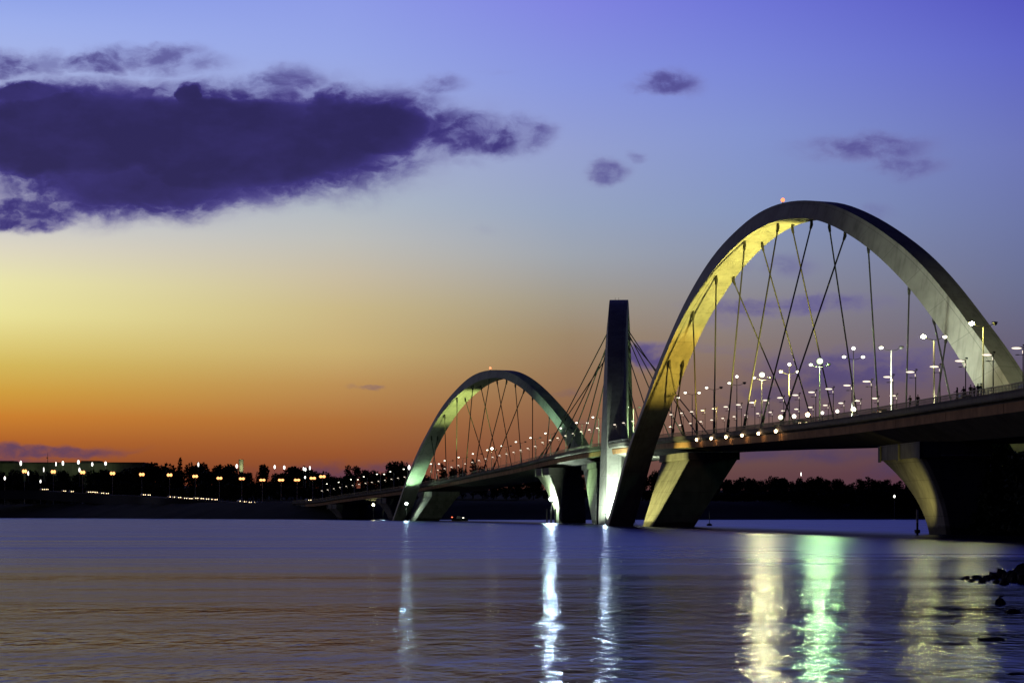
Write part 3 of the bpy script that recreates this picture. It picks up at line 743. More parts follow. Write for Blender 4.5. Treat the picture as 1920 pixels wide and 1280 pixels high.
for u, side, g in ((2.9, 'lakeward', 'lamps along the lakeward walkway of the bridge'), (21.1, 'far', 'lamps along the far walkway of the bridge')):
    wl = [D for D in arc_steps(293, 12.1, 240, 1085) if proj(dk(D, u))[0] < 1935 and (u < 12 or 380 < D < 600)]
    for k, D in enumerate(wl):
        t = w0 if first else copy_tree(w0); first = False
        t.location = dk(D, u, WALK); t.rotation_euler = (0, 0, along(D)); w = 1.0 if D < 340 else max(.58, 1.0 - (D-340)/420)
        t.scale = (w, w, 0.94 if D < 700 else 0.84)
        tag(t, f'oblong-headed walkway lamp on the {side} side of the bridge, {ordw(k+1)} from its near end', 'walkway lamp', g)

# little globe lights under the railing
mb = MB(); mb.ball((0,0,0), (0.26,0.26,0.30), 12, 8); mb.tube([(0,0,.28),(.35,0,.55)], 0.04, 5, 1); gl_me = mb.mesh('globe_light', [G_warm, M_dark], 60)
for k, (x, y) in enumerate([(1306,824),(1333.5,821.5),(1361,819),(1391,816),(1422,812.5),(1454.5,808)]):
    D = dk_at_x(x, -.35, -2); q = dk(D, -.35, 0); q.z = CH + (HY-y)/F*q.y
    o = mesh_obj('globe_light', gl_me, None, q); o.rotation_euler = (0, 0, along(D))
    tag(o, f'warm globe light under the bridge railing, {ordw(k+1)} from the big arch leg', 'globe light', 'globe lights under the railing')

def floodlight(px, py, D, aim, gm, label, r=0.5, post=None, group=None, bare=False):
    """floodlight: post, housing and glowing lens; stands on post height below it"""
    q = at(px, py, D); t = empty('floodlight', (q.x, q.y, q.z - (post or 0.9)))
    h = post or 0.9
    mb = MB(); mb.tube([(0,0,0),(0,0,h-.35)], 0.07 if h < 2 else 0.16, 7); mb.build('post', M_dark, t, smooth=50)
    dv = (Vector(aim) - q).normalized()
    if bare: dv = Vector((0,0,1)); mb = MB(); mb.tube([(0,0,h-r*1.25),(0,0,h-r*.8)], [r*.55,r*.75], 12); mb.build('housing', M_dark, t, smooth=40)
    else: mb = MB(); mb.tube([Vector((0,0,h)) - dv*r*1.3, Vector((0,0,h)) - dv*r*0.9, Vector((0,0,h)) + dv*r*.1], [r*.6, r*1.05, r*1.1], 12); mb.build('housing', M_dark, t, smooth=40)
    mb = MB(); cc = Vector((0,0,h)) + (Vector() if bare else dv*r*.35); strong = gm in (G_flood, G_foot, G_rail)
    mb.ball(cc, r, 16, 11); mb.build('lens', shell_of(gm)[0] if strong else gm, t, smooth=60)
    if strong:
        mb = MB(); mb.ball(cc + Vector((0,-r*.72,0)), r*.56, 12, 8); mb.build('bulb', shell_of(gm)[1], t, smooth=60)
    tag(t, label, 'floodlight', group)
    return t, q
rail_flood = [(1463.5,782.5,G_rail,.46,'brilliant yellow floodlight standing on the bridge railing, lowest of three'),
              (1489,780.5,G_white,.36,'white floodlight on the bridge railing between a yellow and an orange one'),
              (1514.5,777.5,G_warm,.36,'orange floodlight on the bridge railing under a glowing cable'),
              (1542,774,G_white,.26,'small white floodlight on the railing below the green-white top lamp'),
              (1570,771,G_white,.28,'small white floodlight on the railing just before the brightest yellow one'),
              (1600,768,G_rail,.46,'brilliant yellow floodlight on the railing next to the fascia joint')]
for x, y, gm, r, lab in rail_flood:
    D = dk_at_x(x, 0.6); floodlight(x, y, dk(D, .6).y, dk(D, .6) + Vector((-3,-20,4)), gm, lab, r, 1.6, 'floodlights on the railing')
# ------------------------------------------------------------------ light on the structure
YEL, GRN, WGR = (1.0, 0.86, 0.17), (0.66, 1.0, 0.42), (0.82, 1.0, 0.72)
def mid_soffit(arch, i, f=0.5): return arch[2][i] + arch[3]*arch[4]*f
a = dk(418, 7, -.6)
spot('arch_spot', a, mid_soffit(NEAR, 34), 300000, YEL, 56, 0.4)
spot('arch_spot', dk(452, 9, -.4), mid_soffit(NEAR, 20), 80000, (1.0,0.66,0.08), 40, 0.7)
spot('arch_spot', dk(352, 2.0, -.4), NEAR[2][68] + NEAR[3]*1.5, 64000, (0.90,1.0,0.72), 60, 0.7)
spot('arch_spot', dk(330, 13.0, -.4), NEAR[2][76] + NEAR[3]*1.0, 40000, (1.0,0.92,0.5), 80, 0.8)
spot('arch_spot', Vector((99,300,17)), NEAR[1][79] + NEAR[3]*3, 9000, (0.30,1.0,0.6), 46, 0.9)
# middle arch foot
t, q = floodlight(1135, 959, 552.5, MID[1][14] + MID[3]*2, G_flood, 'floodlight standing in the water at the foot of the middle arch', .46, 3.2, bare=True)
spot('arch_spot', q + Vector((0.5,0.5,.6)), MID[1][7] + MID[3]*1.2 + Vector((0,0,6)), 140000, WGR, 120, 0.8)
spot('arch_spot', Vector((21.5,543,2.5)), MID[1][17] + MID[3]*1.5, 26000, WGR, 34, 0.9)
spot('arch_spot', Vector((32.4,556,2.5)), Vector((29.5,566,14)), 42000, WGR, 100, 0.8)
spot('arch_spot', Vector((37,575,21.5)), mid_soffit(MID, 66), 220000, GRN, 70, .6)
spot('arch_spot', dk(590, 1.0, -.4) , mid_soffit(MID, 24, .9), 9000, (1.0,0.80,0.30), 80, .7)
# farthest arch
t, q = floodlight(762, 944, 862, mid_soffit(FAR, 9), G_foot, 'greenish floodlight at the foot of the farthest arch', .72, 4.6, bare=True)
spot('arch_spot', q + Vector((0.3,1.5,.5)), mid_soffit(FAR, 10) + Vector((0,0,1)), 22000, (0.50,1.0,0.46), 56, .8)
spot('arch_spot', dk(808, 6, -.5), mid_soffit(FAR, 30), 90000, (0.82,1.0,0.24), 60, .6)
spot('arch_spot', dk(733, 3.0, -.4), FAR[2][66] + FAR[3]*1.5, 44000, (0.55,1.0,0.55), 60, .7)
# piers
spot('pier_spot', Vector((7,485,2.0)), at(1246, 924, 487), 105000, (1.0,0.94,0.30), 46, .6)
t, q = floodlight(1034, 935, 667, P2[1](1.5, 6, 6), G_flood, 'dazzling white-green floodlight in front of the curved pier', .92, 8.0, bare=True)
point('pier_glow', q + Vector((-1.2,1.8,0)), 9000, (0.7,1.0,0.55), .4)
spot('pier_spot', Vector((8,615,2.5)), at(1108, 905, 604), 52000, (0.6,1.0,0.42), 50, .8)
spot('pier_spot', at(1690, 990, 305), NP[1](1.5, 8, 7), 2600, (1.0,0.86,0.25), 100, .9)
# two lamps on poles off the shore
t, q = floodlight(700, 946, 985, Vector((-30,600,0)), G_rail, 'yellow starry floodlight on a pole by the far shore', .75, 6.5, bare=True)
t, q = floodlight(718.5, 939, 985, Vector((-30,600,0)), G_foot, 'white starry floodlight on a pole, nearer the farthest arch', .62, 8.2, bare=True)

# ------------------------------------------------------------------ vegetation
def make_tree(name, blobs, trunk_h, leaf, n, seed, mats=(None, None), trunk_r=0.35):
    rnd = random.Random(seed); t = empty(name)
    mb = MB(); top = max(b[2] for b in blobs)
    mb.tube([(0,0,-1.0),(0.1,0,trunk_h*.5),(0,0.1,trunk_h),(0.05,0,top)], [trunk_r*1.3, trunk_r, trunk_r*.75, trunk_r*.2], 7)
    for b in blobs[:7]:
        mb.tube([(0,0,trunk_h*.75),(b[0]*.5,b[1]*.5,(trunk_h+b[2])*.5),(b[0],b[1],b[2])], [trunk_r*.5, trunk_r*.3, trunk_r*.08], 5)
    mb.build('trunk', mats[1] or M_bark, t, smooth=60)
    mb = MB(); tot = sum(b[3]**2 for b in blobs)
    for b in blobs:
        for _ in range(int(n*b[3]**2/tot)):
            v = Vector((rnd.gauss(0,1), rnd.gauss(0,1), rnd.gauss(0,1))).normalized() * (rnd.random()**0.42)
            c = Vector((b[0]+v.x*b[3], b[1]+v.y*b[3], b[2]+v.z*b[3]*b[4]))
            s = leaf*rnd.uniform(.55,1.25); ax = Vector((rnd.gauss(0,1), rnd.gauss(0,1), rnd.gauss(0,1))).normalized()
            e1 = ax.orthogonal().normalized(); e2 = ax.cross(e1)
            mb.add([c+e1*s, c+e2*s*.6+ax*s*.25, c-e1*s*.9, c-e2*s*.6-ax*s*.2], [(0,1,2,3)])
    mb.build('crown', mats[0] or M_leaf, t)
    return t
def blobs_round(r, h, seed, k=9, flat=.75):
    rnd = random.Random(seed); out = []
    for i in range(k):
        a = rnd.uniform(0, 6.28); d = r*rnd.uniform(.1,.68)
        out.append((math.cos(a)*d, math.sin(a)*d, h - r*flat*rnd.uniform(.35,1.25) - d*.2, r*rnd.uniform(.34,.55), rnd.uniform(.65,.95)))
    return out
# kinds, each about 14 m high before scaling: broad, domed, conifer, loose
T_broad = make_tree('broad_tree', blobs_round(7.5, 14, 3, 13, .55) + [(math.cos(i*1.05)*4.4, math.sin(i*1.05)*4.4, 3.0+(i%3)*1.6, 3.4, .8) for i in range(6)], 5.5, .8, 2100, 11)
T_dome = make_tree('dome_tree', blobs_round(6, 14, 5, 12, .95) + [(math.cos(i)*2.6, math.sin(i)*2.6, 2.2+i*.7, 3.0, .8) for i in range(6)], 4, .70, 1400, 12, (M_leaf2, None))
T_pine = make_tree('conifer_tree', [(random.uniform(-.4,.4), random.uniform(-.4,.4), 3.2+i*1.25, 3.0*(1-i/10.5)+.35, .7) for i in range(9)], 3, .55, 900, 13, (M_leaf2, None), .28)
T_loose = make_tree('loose_tree', [(math.cos(i*1.9)*3.6*(.4+.6*(i%3)/2), math.sin(i*1.9)*3.6, 8+((i*37)%60)/10, 1.9+((i*13)%10)/10, .8) for i in range(10)], 7, .6, 1000, 14)
KIND = {'b': T_broad, 'd': T_dome, 'p': T_pine, 'l': T_loose}
WORD = {'b': 'broad spreading tree', 'd': 'round-topped tree', 'p': 'narrow pointed conifer', 'l': 'loose open tree'}
used = set()
def plant(kind, px, ytop, D, wpx=None, sink=0.0):
    src = KIND[kind]; X = (px-CX)/F*D; g = ground_h(X, D) - sink; H = CH + (HY-ytop)/F*D - g
    t = src if kind not in used else copy_tree(src); used.add(kind)
    h0 = {'b': 14.2, 'd': 14.6, 'p': 14.4, 'l': 15.6}[kind]; w0 = {'b': 14, 'd': 11.5, 'p': 6.6, 'l': 10}[kind]
    sz = H/h0; sx = (wpx*D/F)/w0 if wpx else sz*random.uniform(.85,1.15)
    t.location = (X, D, g); t.scale = (sx, sx, sz); t.rotation_euler = (0, 0, random.uniform(0, 6.28))
    return t
rows = {
 'left': [('b',297,863,1480,62),('p',338,855,1500,20),('b',371,863,1470,44),('b',420,867,1440,56),('d',466,880,1400,26),('d',495,863,1400,32),('b',523,884,1380,34),('b',562,871,1360,62),('b',595,880,1330,46),('d',628,888,1300,36),('l',661,871,1280,28),('b',693,878,1260,44),('d',716,880,1250,34),('b',749,861,1240,54),('b',775,876,1230,40),
          ('b',320,878,1450,54),('b',395,879,1430,50),('b',445,882,1410,44),('b',540,886,1350,50),('d',610,890,1290,40),('b',650,889,1270,46),('d',735,872,1235,36),('b',270,872,1490,50)],
 'park': [('d',4,876,1560,24),('b',30,876,1560,26),('b',62,877,1560,26),('d',93,878,1560,26),('b',120,878,1560,28),('d',146,879,1560,20),('b',188,877,1560,48),('d',222,878,1550,34),('b',248,874,1550,40)],
 'gap':  [('d',790,880,1190,26),('d',806,888,1180,30),('p',830,866,1180,26),('d',850,869,1180,26),('d',866,868,1180,22),('p',887,858,1180,28),('d',905,865,1170,26),('d',926,871,1170,28),('b',948,880,1160,30),('d',972,886,1160,34),('b',1000,888,1150,36),('d',1030,886,1150,34),('b',1062,888,1150,36),('d',1090,886,1150,34),('b',1118,888,1150,34),('d',1205,884,1150,44),('b',1232,878,1150,34),('b',1180,886,1150,40)],
}
xs = 1262; k = 0
rr = random.Random(5)
rows['right'] = []
while xs < 1790:
    yt = 893 + rr.uniform(-7,6) + (4 if xs > 1560 else 0) + max(0, (xs-1640)*.05)
    rows['right'].append((rr.choice('ddbdp'), xs, yt, 1150 + rr.uniform(-18,18), rr.uniform(24,36)))
    xs += rr.uniform(12,18)
rr = random.Random(9)
rows['scrub'] = []
x = 4
while x < 770:
    D = 1.04*(1500 - (x/770)*420); rows['scrub'].append((rr.choice('bdd'), x, 897 + rr.uniform(-8, 8) + 16*x/770, D, rr.uniform(26, 40))); x += rr.uniform(15, 22)
rows['low'] = []
x = 1255
while x < 1800: rows['low'].append((rr.choice('bdd'), x, 918 + rr.uniform(-8, 8), 1118 + rr.uniform(-8, 8), rr.uniform(30, 44))); x += rr.uniform(14, 20)
place = {'scrub': 'in the low dark scrub of the far shore', 'low': 'in the low front row under the big arch', 'left': 'between the long building and farthest arch', 'park': 'in front of the long low building', 'gap': 'seen through the farthest arch', 'right': 'on the shore under the big arch'}
for g, lst in rows.items():
    lst = sorted(lst, key=lambda r: r[1]); cnt = {}
    for r in lst:
        cnt[r[0]] = cnt.get(r[0], 0) + 1
        t = plant(*r)
        tag(t, f'{ordw(cnt[r[0]])} {WORD[r[0]]} from the left {place[g]}', 'tree', 'dark trees ' + place[g])
# near tree in front of the bridge and thick growth on the bank
t = make_tree('bank_tree', [(random.uniform(-3.4,3.4), random.uniform(-3,3), random.uniform(4,13.4), random.uniform(1.5,2.6), .85) for i in range(22)], 6, .34, 9000, 31, (M_leaf, None), .22)
t.location = (57.6, 226, ground_h(57.6, 226)); t.scale = (1, 1, .96)
tag(t, 'leafy dark tree on the near bank at the right edge, overlapping the bridge fascia', 'tree')
KIND['u'] = T_dome
bank = [((x-CX)/F*D, D, 2.2 + CH + (HY-yt)/F*D, w) for x, D, yt, w in [(1872,318,846,9),(1890,334,836,10),(1908,322,842,10),(1926,340,836,11),(1880,352,838,11),(1902,366,840,12),(1928,300,840,10),(1945,320,838,11),(1868,372,842,10),(1915,385,838,13),(1888,300,900,8),(1870,308,915,7),(1906,296,905,8),(1925,288,890,9),(1884,398,806,13),(1900,388,802,13),(1916,402,800,14),(1932,392,804,13),(1872,408,826,11)]]
for i, (X, D, H, w) in enumerate(bank):
    src = T_dome if i % 2 else T_broad; t = copy_tree(src); g = ground_h(X, D) - 2.2
    t.location = (X, D, g); t.scale = (w/11.5, w/11.5, H/14.4); t.rotation_euler = (0, 0, i*1.3)
    tag(t, 'dark tree in the thick grove on the bank under the near bridge end', 'tree', 'trees of the grove under the bridge end')

# ------------------------------------------------------------------ rocks at the water's edge
def rock(px, py, wpx, hpx, label, seed, sy=.7):
    D = CH*F/(py-HY); X = (px-CX)/F*D; w = wpx*D/F/2; h = hpx*D/F
    bm = bmesh.new(); bmesh.ops.create_icosphere(bm, subdivisions=2, radius=1.0)
    for v in bm.verts:
        n = noise.noise(v.co*1.3 + Vector((seed*7.1,0,0)))*.5 + noise.noise(v.co*3.4 + Vector((0,seed*3.3,0)))*.3
        v.co *= 1 + n
    for v in bm.verts: v.co = Vector((v.co.x*w, v.co.y*w*sy, v.co.z*h*.85 + h*.12))
    me = bpy.data.meshes.new('rock'); bm.to_mesh(me); bm.free(); me.materials.append(M_rock)
    o = mesh_obj('rock', me, None, (X, D, 0)); o.rotation_euler = (0, 0, 0)
    tag(o, label, 'rock', 'dark rocks at the right water edge')
spit = [(1812,1086,16,7),(1822,1090,14,6),(1832,1085,18,8),(1841,1092,14,8),(1850,1087,20,10),(1862,1084,22,13),(1868,1093,16,10),(1877,1082,26,18),(1884,1095,18,12),(1893,1086,28,22),(1904,1090,26,20),(1914,1084,30,28),(1922,1092,28,24)]
for k, (x, y, w, h) in enumerate(spit): rock(x, y, w, h, f'{ordw(k+1)} dark wet rock from the outer end of the low rocky spit', k+1)
rock(1875,1132,18,12,'lone rounded dark rock in the water below the rocky spit', 31)
rock(1877,1118,10,3,'small flat rock just above the lone rounded rock', 32)
rock(1900,1148,30,8,'low dark rock by the bank between the lone rock and flat slab', 33)
rock(1787,1169,9,3,'tiny rock barely breaking the water far from the bank', 34)
rock(1858,1199,50,6,'long flat slab of rock awash near the bank', 35, .4)
rock(1908,1263,40,3,'lowest flat rock awash at the right corner', 36, .4)

# ------------------------------------------------------------------ posts and a buoy in the water
def marker(px, py, D, h, label, cat='marker post'):
    X = (px-CX)/F*D; t = empty('marker_post', (X, D, 0))
    mb = MB(); mb.tube([(0,0,-2),(0,0,h)], .16, 8); mb.build('post', M_dark, t, smooth=50)
    mb = MB(); mb.tube([(0,0,.25),(0,0,.75)], [.38,.42], 10); mb.build('collar', M_dark, t, smooth=50)
    mb = MB(); mb.box((-.12,-.22,h-1.9),(.12,-.165,h-.1)); mb.build('depth_board', M_pole, t)
    tag(t, label, cat)
marker(1720, 1003, 296, 3.6, 'dark mooring post with a pale board beside the near curved pier')
t = empty('buoy', ((1330-CX)/F*520, 520, 0))
mb = MB(); mb.ball((0,0,.15), (.7,.7,.45), 12, 7); mb.build('float', M_dark, t, smooth=60)
mb = MB(); mb.tube([(0,0,.4),(0,0,3.6)], [.10,.05], 6); mb.build('mast', M_dark, t)
tag(t, 'small dark buoy with a thin mast right of the leaning pier', 'buoy')
for k, px in enumerate((1025.5, 1033, 1041, 1049.5)):
    D = 655; mb = MB(); mb.tube([(0,0,-2),(0,0,4.4 - .5*(k % 2))], .24, 8); mb.tube([(0,0,4.0),(0,0,4.2)], .3, 8)
    o = mb.build('fender_pile', M_dark, None, ((px-CX)/F*D, D, 0), 50)
    tag(o, f'dark fender pile in the water before the floodlit pier, {ordw(k+1)} from the left', 'pile', 'fender piles before the floodlit pier')

# ------------------------------------------------------------------ far shore buildings and lamps
def far_building():
    D = 1640; x0, x1 = -60, 268; X0, X1 = (x0-CX)/F*D, (x1-CX)/F*D
    g = ground_h((X0+X1)/2, D) - 1; zt = CH + (HY-868.5)/F*D; H = zt - g
    t = empty('long_building', (X0, D, g)); W = X1 - X0
    mb = MB(); mb.box((0,0,0),(W,30,H)); wl = mb.build('wall', M_wall, t)
    mb = MB(); mb.box((-1.2,-1.6,H+.003),(W+1.2,31,H+.9)); mb.box((20,4,H+.9),(34,20,H+2.2)); mb.box((86,4,H+.9),(100,20,H+2.2)); mb.build('roof', M_roof, t)
    for i in range(26):
        u = 3 + i*5.2
        mb = MB(); mb.box((u,-.06,H*.30),(u+3.2,-.004,H*.62)); mb.build('window', M_glass, wl)
    mb = MB(); mb.tube([(60,6,H+.9),(60,6,H+8.5)], [.25,.10], 6); mb.box((59.0,5.8,H+4.2),(59.9,6.2,H+4.9)); mb.build('antenna', M_dark, t)
    tag(t, 'long low building behind a row of trees, its wall dimly lit green', 'building')
    return X0, D, g, H
bx, bD, bg_, bH = far_building()
for px in (12, 60, 112, 140, 178, 205):
    X = (px-CX)/F*bD; point('wall_glow', Vector((X, bD-7, bg_+bH-4.5)), 170, (0.70,1.0,0.30), .5)
mb = MB(); tw = at(452, 885, 1500); gz = ground_h(tw.x, 1500); zt = CH + (HY-861)/F*1500
mb.tube([(0,0,0),(0,0,zt-gz)], [1.35,1.75], 16)
o = mb.build('tower', M_wall, None, (tw.x, 1500, gz), 50); tag(o, 'slim round tower rising behind the trees, lit at its base', 'tower')
spot('tower_spot', at(457, 886, 1490), at(453, 868, 1500), 9000, (0.95,1.0,0.5), 70, .8)

def make_shore_lamp(name, gm, twin):
    t = empty(name)
    mb = MB(); mb.tube([(0,0,0),(0,0,9.8)], [.17,.09], 7); mb.build('pole', M_pole, t, smooth=50)
    mb = MB(); mb.tube([(-.9,0,9.95),(0,0,9.75),(.9,0,9.95)], .06, 5); mb.build('arm', M_dark, t)
    for s in ((-1, 1) if twin else (0,)):
        mb = MB(); mb.ball((s*.85,-.1,9.9), ((.85,.6,.55) if twin else (.8,.7,.7)), 12, 7); mb.build('lamp_globe', gm, t, smooth=60)
    return t
so = make_shore_lamp('road_lamp', G_orange, True); first = True
ol = [(46,883,1490),(100,884,1470),(155,885,1440),(211,887,1400),(266,889,1360),(318,890,1330),(366,892.5,1300),(411.5,896,1270),(453.5,897,1245),(492,899.5,1225),(527,899.5,1200),(557,899.5,1180),(586.5,896,1160),(604.5,893,1140)]
for k, (x, y, D) in enumerate(ol):
    t = so if first else copy_tree(so); first = False
    X = (x-CX)/F*D; g = ground_h(X, D); t.location = (X, D, g); H = CH + (HY-y)/F*D - g; t.scale = (1, 1, H/9.9)
    tag(t, f'orange twin-headed road lamp on the far shore, {ordw(k+1)} from the left', 'road lamp', 'orange road lamps on the far shore')
sw = make_shore_lamp('park_lamp', G_cool, False); first = True
pl = [(9,896,1500,1.),(39,868,1630,1.2),(53,887,1545,.7),(76,902,1480,.8),(105,869.5,1630,.6),(118,868,1630,1.2),(147,866,1630,1.3),(149,880.5,1545,.9),(173,870,1630,1.1),(198,868.5,1630,1.3),(82,880,1540,.5),(372,870.5,1440,.7),(444,873.5,1420,1.1),(515,875,1370,.9),(533,876,1370,1.),(569,878.5,1320,.5),(572.5,879.5,1320,.9),(581,877,1320,.7),(572,894.5,1290,.7),(767,876,1160,1.),(1677,930,1090,.75),(1502,888.5,1130,.35)]
for k, (x, y, D, s) in enumerate(pl):
    t = sw if first else copy_tree(sw); first = False
    X = (x-CX)/F*D; g = ground_h(X, D); t.location = (X, D, g); H = CH + (HY-y)/F*D - g; t.scale = (s*.8, s*.8, H/9.9)
    lab = f'white park lamp among the shore trees, {ordw(k+1)} from the left' if x < 1000 else ('white lamp low on the wooded shore beside the near curved pier' if x > 1600 else 'tiny white lamp above the treetops under the big arch')
    tag(t, lab, 'park lamp', 'white lamps along the far shore' if x < 1000 else None)

# ------------------------------------------------------------------ cars
def make_car(paint):
    t = empty('car'); mb = MB()
    prof = [(-2.1,.35),(-2.15,.75),(-1.9,.95),(-1.1,1.0),(-.5,1.42),(.75,1.45),(1.5,1.02),(2.05,.95),(2.15,.6),(2.1,.35)]
    for s in (-1, 1):
        for y, z in prof: mb.v.append((s*(.85 if z < 1.1 else .68), y, z))
    n = len(prof)
    for i in range(n): j = (i+1) % n; mb.f.append((i, j, n+j, n+i)); mb.m.append(0)
    mb.f += [tuple(range(n))[::-1], tuple(range(n, 2*n))]; mb.m += [0, 0]
    mb.build('body', paint, t)
    mb = MB(); mb.hexa([(-.70,-1.06,1.03),(.70,-1.06,1.03),(.60,-.58,1.38),(-.60,-.58,1.38),(-.71,-1.10,1.06),(.71,-1.10,1.06),(.61,-.62,1.41),(-.61,-.62,1.41)]); mb.build('windscreen', M_glass, t)
    for s in (-1, 1):
        for y in (-1.35, 1.35):
            mb = MB(); mb.tube([(s*.72,y,.32),(s*.9,y,.32)], .32, 12); mb.build('wheel', M_tyre, t, smooth=40)
        mb = MB(); mb.ball((s*.62,-2.12,.72), (.30,.16,.20), 10, 6); mb.build('headlight', G_head, t, smooth=60)
        mb = MB(); mb.ball((s*.62,2.14,.78), (.16,.05,.09), 8, 5); mb.build('taillight', G_tail, t, smooth=60)
    return t
cars = [make_car(c) for c in CARC]; cu = [0, 0, 0]
def car(k, loc, rz, label, group):
    t = cars[k] if not cu[k] else copy_tree(cars[k]); cu[k] += 1
    t.location = loc; t.rotation_euler = (0, 0, rz); tag(t, label, 'car', group)
cl = [(79,917,1440),(86,917,1440),(119,920,1420),(133,921,1418),(165,922,1400),(172,922,1400),(178,922.5,1400),(190,924,1390),(199,924.5,1390),(268,927,1330),(277,927.5,1330),
      (318,931,1270),(326,931.5,1268),(334,932,1266),(345,933.5,1264),(355,934,1262),(366,933.5,1260),(376,934,1258),(386,935,1256),(396,935.5,1254),(402,936,1252),(449,939,1220),(457,940,1218),(466,941,1216),(476,941.5,1214),(485,942,1212),(492,943,1210),(577,937,1120)]
for k, (x, y, D) in enumerate(cl):
    X = (x-CX)/F*D; z = CH + (HY-y)/F*D - .72
    car(k % 3, (X, D, max(z, ground_h(X, D)-.2) if False else z), R(35), f'car with headlights on along the far shore road, {ordw(k+1)} from the left', 'cars on the far shore road')
# roadway the cars stand on: a shelf along the shore
def shore_road():
    pts = [((x-CX)/F*D, D, CH + (HY-y)/F*D - .72) for x, y, D in cl]
    pts = [(pts[0][0]-120, pts[0][1]+60, pts[0][2]+1)] + pts + [tuple(dk(1105, 12, -1.5))]
    cv = resample(pts, 120); cv = smooth_pts(cv, 6)
    mb = MB(); n = 0
    for i, p in enumerate(cv):
        a, b = cv[max(i-1,0)], cv[min(i+1,len(cv)-1)]; d = Vector((b[0]-a[0], b[1]-a[1], 0)).normalized(); q = Vector((d.y, -d.x, 0))
        if q.y > 0: q = -q
        P = Vector(p)
        mb.v += [tuple(P + q*6 + Vector((0,0,-6))), tuple(P + q*4.5 + Vector((0,0,-.02))), tuple(P - q*6 + Vector((0,0,-.02))), tuple(P - q*8 + Vector((0,0,-6)))]
    for i in range(len(cv)-1):
        for k in range(3): mb.f.append((i*4+k, i*4+k+1, i*4+k+5, i*4+k+4)); mb.m.append(0)
    o = mb.build('road', M_asph); tag(o, 'shore road running down to the bridge', None, None, 'structure')
shore_road()
dc = [(262,8.5),(274,5.2),(286,8.6),(300,5.0),(318,8.4),(344,5.2),(368,8.6),(398,5.2),(430,8.4),(612,6.0)]
for k, (D, u) in enumerate(dc):
    q = dk(D, u, -0.945); car(k % 3, q, along(D), f'car crossing the bridge behind the railing, {ordw(k+1)} from its near end', 'cars on the bridge')
# small boat under the farthest arch
t = empty('boat', ((862-CX)/F*850, 850, 0))
mb = MB(); 
secs = [(-3.2,.75,.25),(-1,.95,.15),(1.5,.8,.15),(3.3,.08,.45)]
for x, w, z in secs: mb.v += [(x,-w,.85+z*.4),(x,-w*.7,-.1),(x,w*.7,-.1),(x,w,.85+z*.4)]
for i in range(3):
    for k in range(4): mb.f.append((i*4+k, i*4+(k+1)%4, (i+1)*4+(k+1)%4, (i+1)*4+k)); mb.m.append(0)
mb.f += [(3,2,1,0),(12,13,14,15)]; mb.m += [0,0]; mb.build('hull', M_dark, t)
mb = MB(); mb.hexa([(-1.4,-.6,.92),(.6,-.6,.92),(.6,.6,.92),(-1.4,.6,.92),(-1.2,-.5,1.9),(.2,-.5,1.9),(.2,.5,1.9),(-1.2,.5,1.9)]); mb.build('cabin', CARC[0], t)
mb = MB(); mb.ball((1.4,-.5,1.25), (.38,.2,.13), 10, 6); mb.build('deck_light', G_white, t, smooth=60)
mb = MB(); mb.ball((-3.0,-.5,1.5), (.3,.2,.12), 8, 5); mb.build('stern_light', G_tail, t, smooth=60)
tag(t, 'small dark boat with a white light under the farthest arch', 'boat')

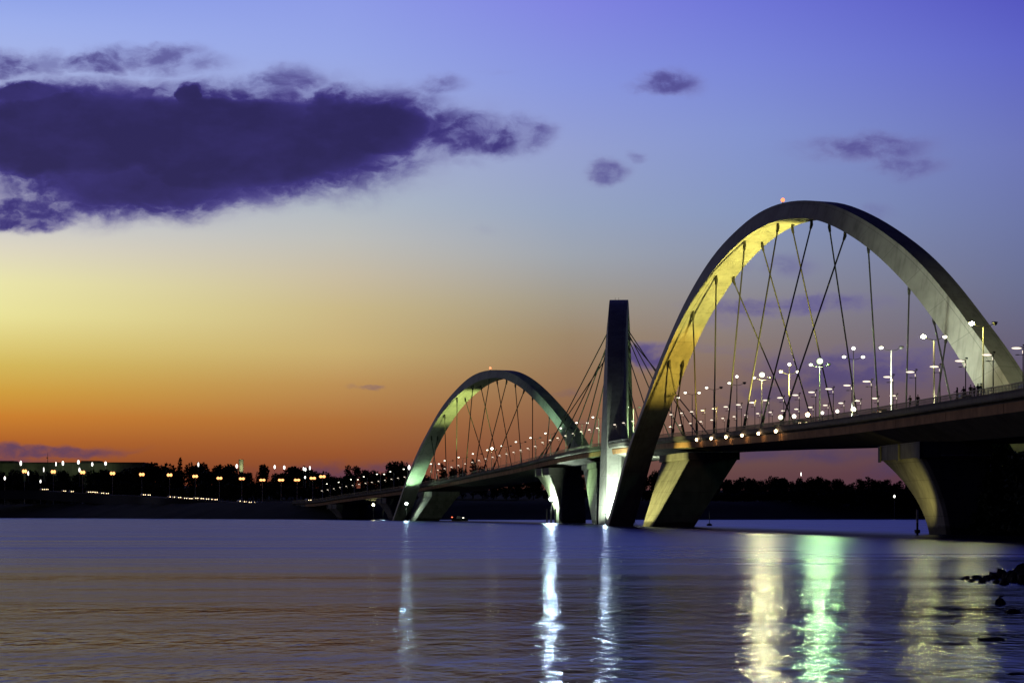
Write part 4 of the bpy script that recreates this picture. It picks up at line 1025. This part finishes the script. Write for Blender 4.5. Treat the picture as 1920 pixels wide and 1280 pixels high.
# ------------------------------------------------------------------ people on the walkway
def make_person(seed, long_hair, shirt, trousers, lean=0.0):
    rnd = random.Random(seed)
    h = rnd.uniform(.95, 1.04); sw = .20 if not long_hair else .175
    V, E, RR = [], [], []
    def v(p, r, par=None):
        V.append(tuple(c*h for c in p)); RR.append(r if hasattr(r,'__len__') else (r, r))
        if par is not None: E.append((par, len(V)-1))
        return len(V)-1
    l = lean
    pel = v((0,0,.95), (.15,.11)); wa = v((0,-l*.3,1.10), (.135,.10), pel); ch = v((0,-l*.7,1.30), (.165,.12), wa); nb = v((0,-l,1.47), (.065,.06), ch)
    nk = v((0,-l-.01,1.53), .055, nb); hd = v((0,-l-.03,1.63), (.085,.10), nk); ht = v((0,-l-.01,1.74), (.06,.07), hd)
    nose = v((0,-l-.135,1.62), .014, hd)
    for s in (-1, 1):
        sh = v((s*sw,-l*.8,1.41), .06, ch); el = v((s*(sw+.07),-l*.8-.06,1.14), .045, sh); wr = v((s*(sw+.01),-l*.8-.30,1.10), .032, el)
        pa = v((s*(sw-.01),-l*.8-.38,1.10), (.036,.018), wr)
        for k, dx in enumerate((-.03,-.01,.01,.03)):
            f1 = v((s*(sw-.01)+dx,-l*.8-.45-.008*(k % 2),1.095), .009, pa); v((s*(sw-.01)+dx,-l*.8-.475,1.06), .008, f1)
        th = v((s*(sw-.01)-s*.045,-l*.8-.40,1.085), .010, pa); v((s*(sw-.01)-s*.06,-l*.8-.44,1.07), .009, th)
        hp = v((s*.09,0,.88), (.095,.10), pel); kn = v((s*.10,-.02,.48), .062, hp); an = v((s*.11,.03,.08), .042, kn); v((s*.12,-.13,.035), (.045,.035), an)
    me = bpy.data.meshes.new('tmp'); me.from_pydata(V, E, []); o = bpy.data.objects.new('tmp', me); COL.objects.link(o)
    sk = o.modifiers.new('Skin', 'SKIN'); ss = o.modifiers.new('Sub', 'SUBSURF'); ss.levels = ss.render_levels = 1
    for i, r in enumerate(RR): me.skin_vertices[0].data[i].radius = r
    me.skin_vertices[0].data[0].use_root = True
    dg = bpy.context.evaluated_depsgraph_get(); dg.update()
    body = bpy.data.meshes.new_from_object(o.evaluated_get(dg)); bpy.data.objects.remove(o); body.name = 'person'
    body.materials.clear(); body.materials.append(M_skin)
    for p in body.polygons: p.use_smooth = True
    t = mesh_obj('person', body)
    # hair
    mb = MB(); mb.ball((0,(-l+.005)*h,1.685*h), (.098,.115,.105), 12, 8)
    if long_hair: mb.ball((0,(-l+.07)*h,1.55*h), (.10,.06,.20), 10, 7)
    mb.build('hair', M_hair, t, smooth=60)
    # shirt and trousers follow the body: copies of its faces pushed outward
    for nm, lo, hi, m, push in (('shirt', .93, 1.50, shirt, .016), ('trousers', .12, .99, trousers, .014)):
        mb = MB(); idx = {}
        for p in body.polygons:
            c = p.center
            if not (lo*h < c.z < hi*h): continue
            if nm == 'shirt' and abs(c.x) > sw + .05 and c.z < 1.16*h and c.y < -.2: continue
            if nm == 'trousers' and abs(c.x) > .19: continue
            fs = []
            for vi in p.vertices:
                if vi not in idx:
                    q = body.vertices[vi]; idx[vi] = len(mb.v); mb.v.append(tuple(q.co + q.normal*push))
                fs.append(idx[vi])
            mb.f.append(tuple(fs)); mb.m.append(0)
        mb.build(nm, m, t, smooth=60)
    return t
ppl = [(1795,.95,True,0,1,'person with long dark hair standing at the bridge railing, leftmost of the larger group'),
       (1807,1.1,False,0,0,'person in dark clothes at the railing beside the lamp pole'),
       (1820,.9,False,2,1,'person in an olive top leaning at the railing, in the middle of the group'),
       (1827,1.7,False,0,1,'person in dark clothes half hidden behind the one in olive'),
       (1833.5,1.0,True,3,0,'long-haired person at the railing in front of the glowing arch leg'),
       (1840,1.0,False,0,0,'person at the railing nearest the big arch leg, rightmost of the group'),
       (1707,.9,False,3,1,'person in grey leaning on the railing, left one of the pair'),
       (1721,.95,False,0,0,'person in dark clothes at the railing, right one of the pair')]
for k, (x, u, lh, s, tr, lab) in enumerate(ppl):
    D = dk_at_x(x, u); p = make_person(40+k, lh, CLOTH[s], CLOTH[tr], .10 if k in (2, 6) else .03)
    p.location = dk(D, u, WALK); p.rotation_euler = (0, 0, along(D) + R(-62 + 34*((k*7) % 5)/2 - 20)); tag(p, lab, 'person', 'people at the bridge railing')

# ------------------------------------------------------------------ render settings
sc.view_settings.view_transform = 'Standard'; sc.view_settings.look = 'None'; sc.view_settings.exposure = 0; sc.view_settings.gamma = 1
cy = sc.cycles
cy.use_denoising = True; cy.sample_clamp_direct = 300; cy.max_bounces = 5; cy.diffuse_bounces = 0; cy.glossy_bounces = 3; cy.sample_clamp_indirect = 6; cy.use_light_tree = True
cy.caustics_reflective = False; cy.caustics_refractive = False
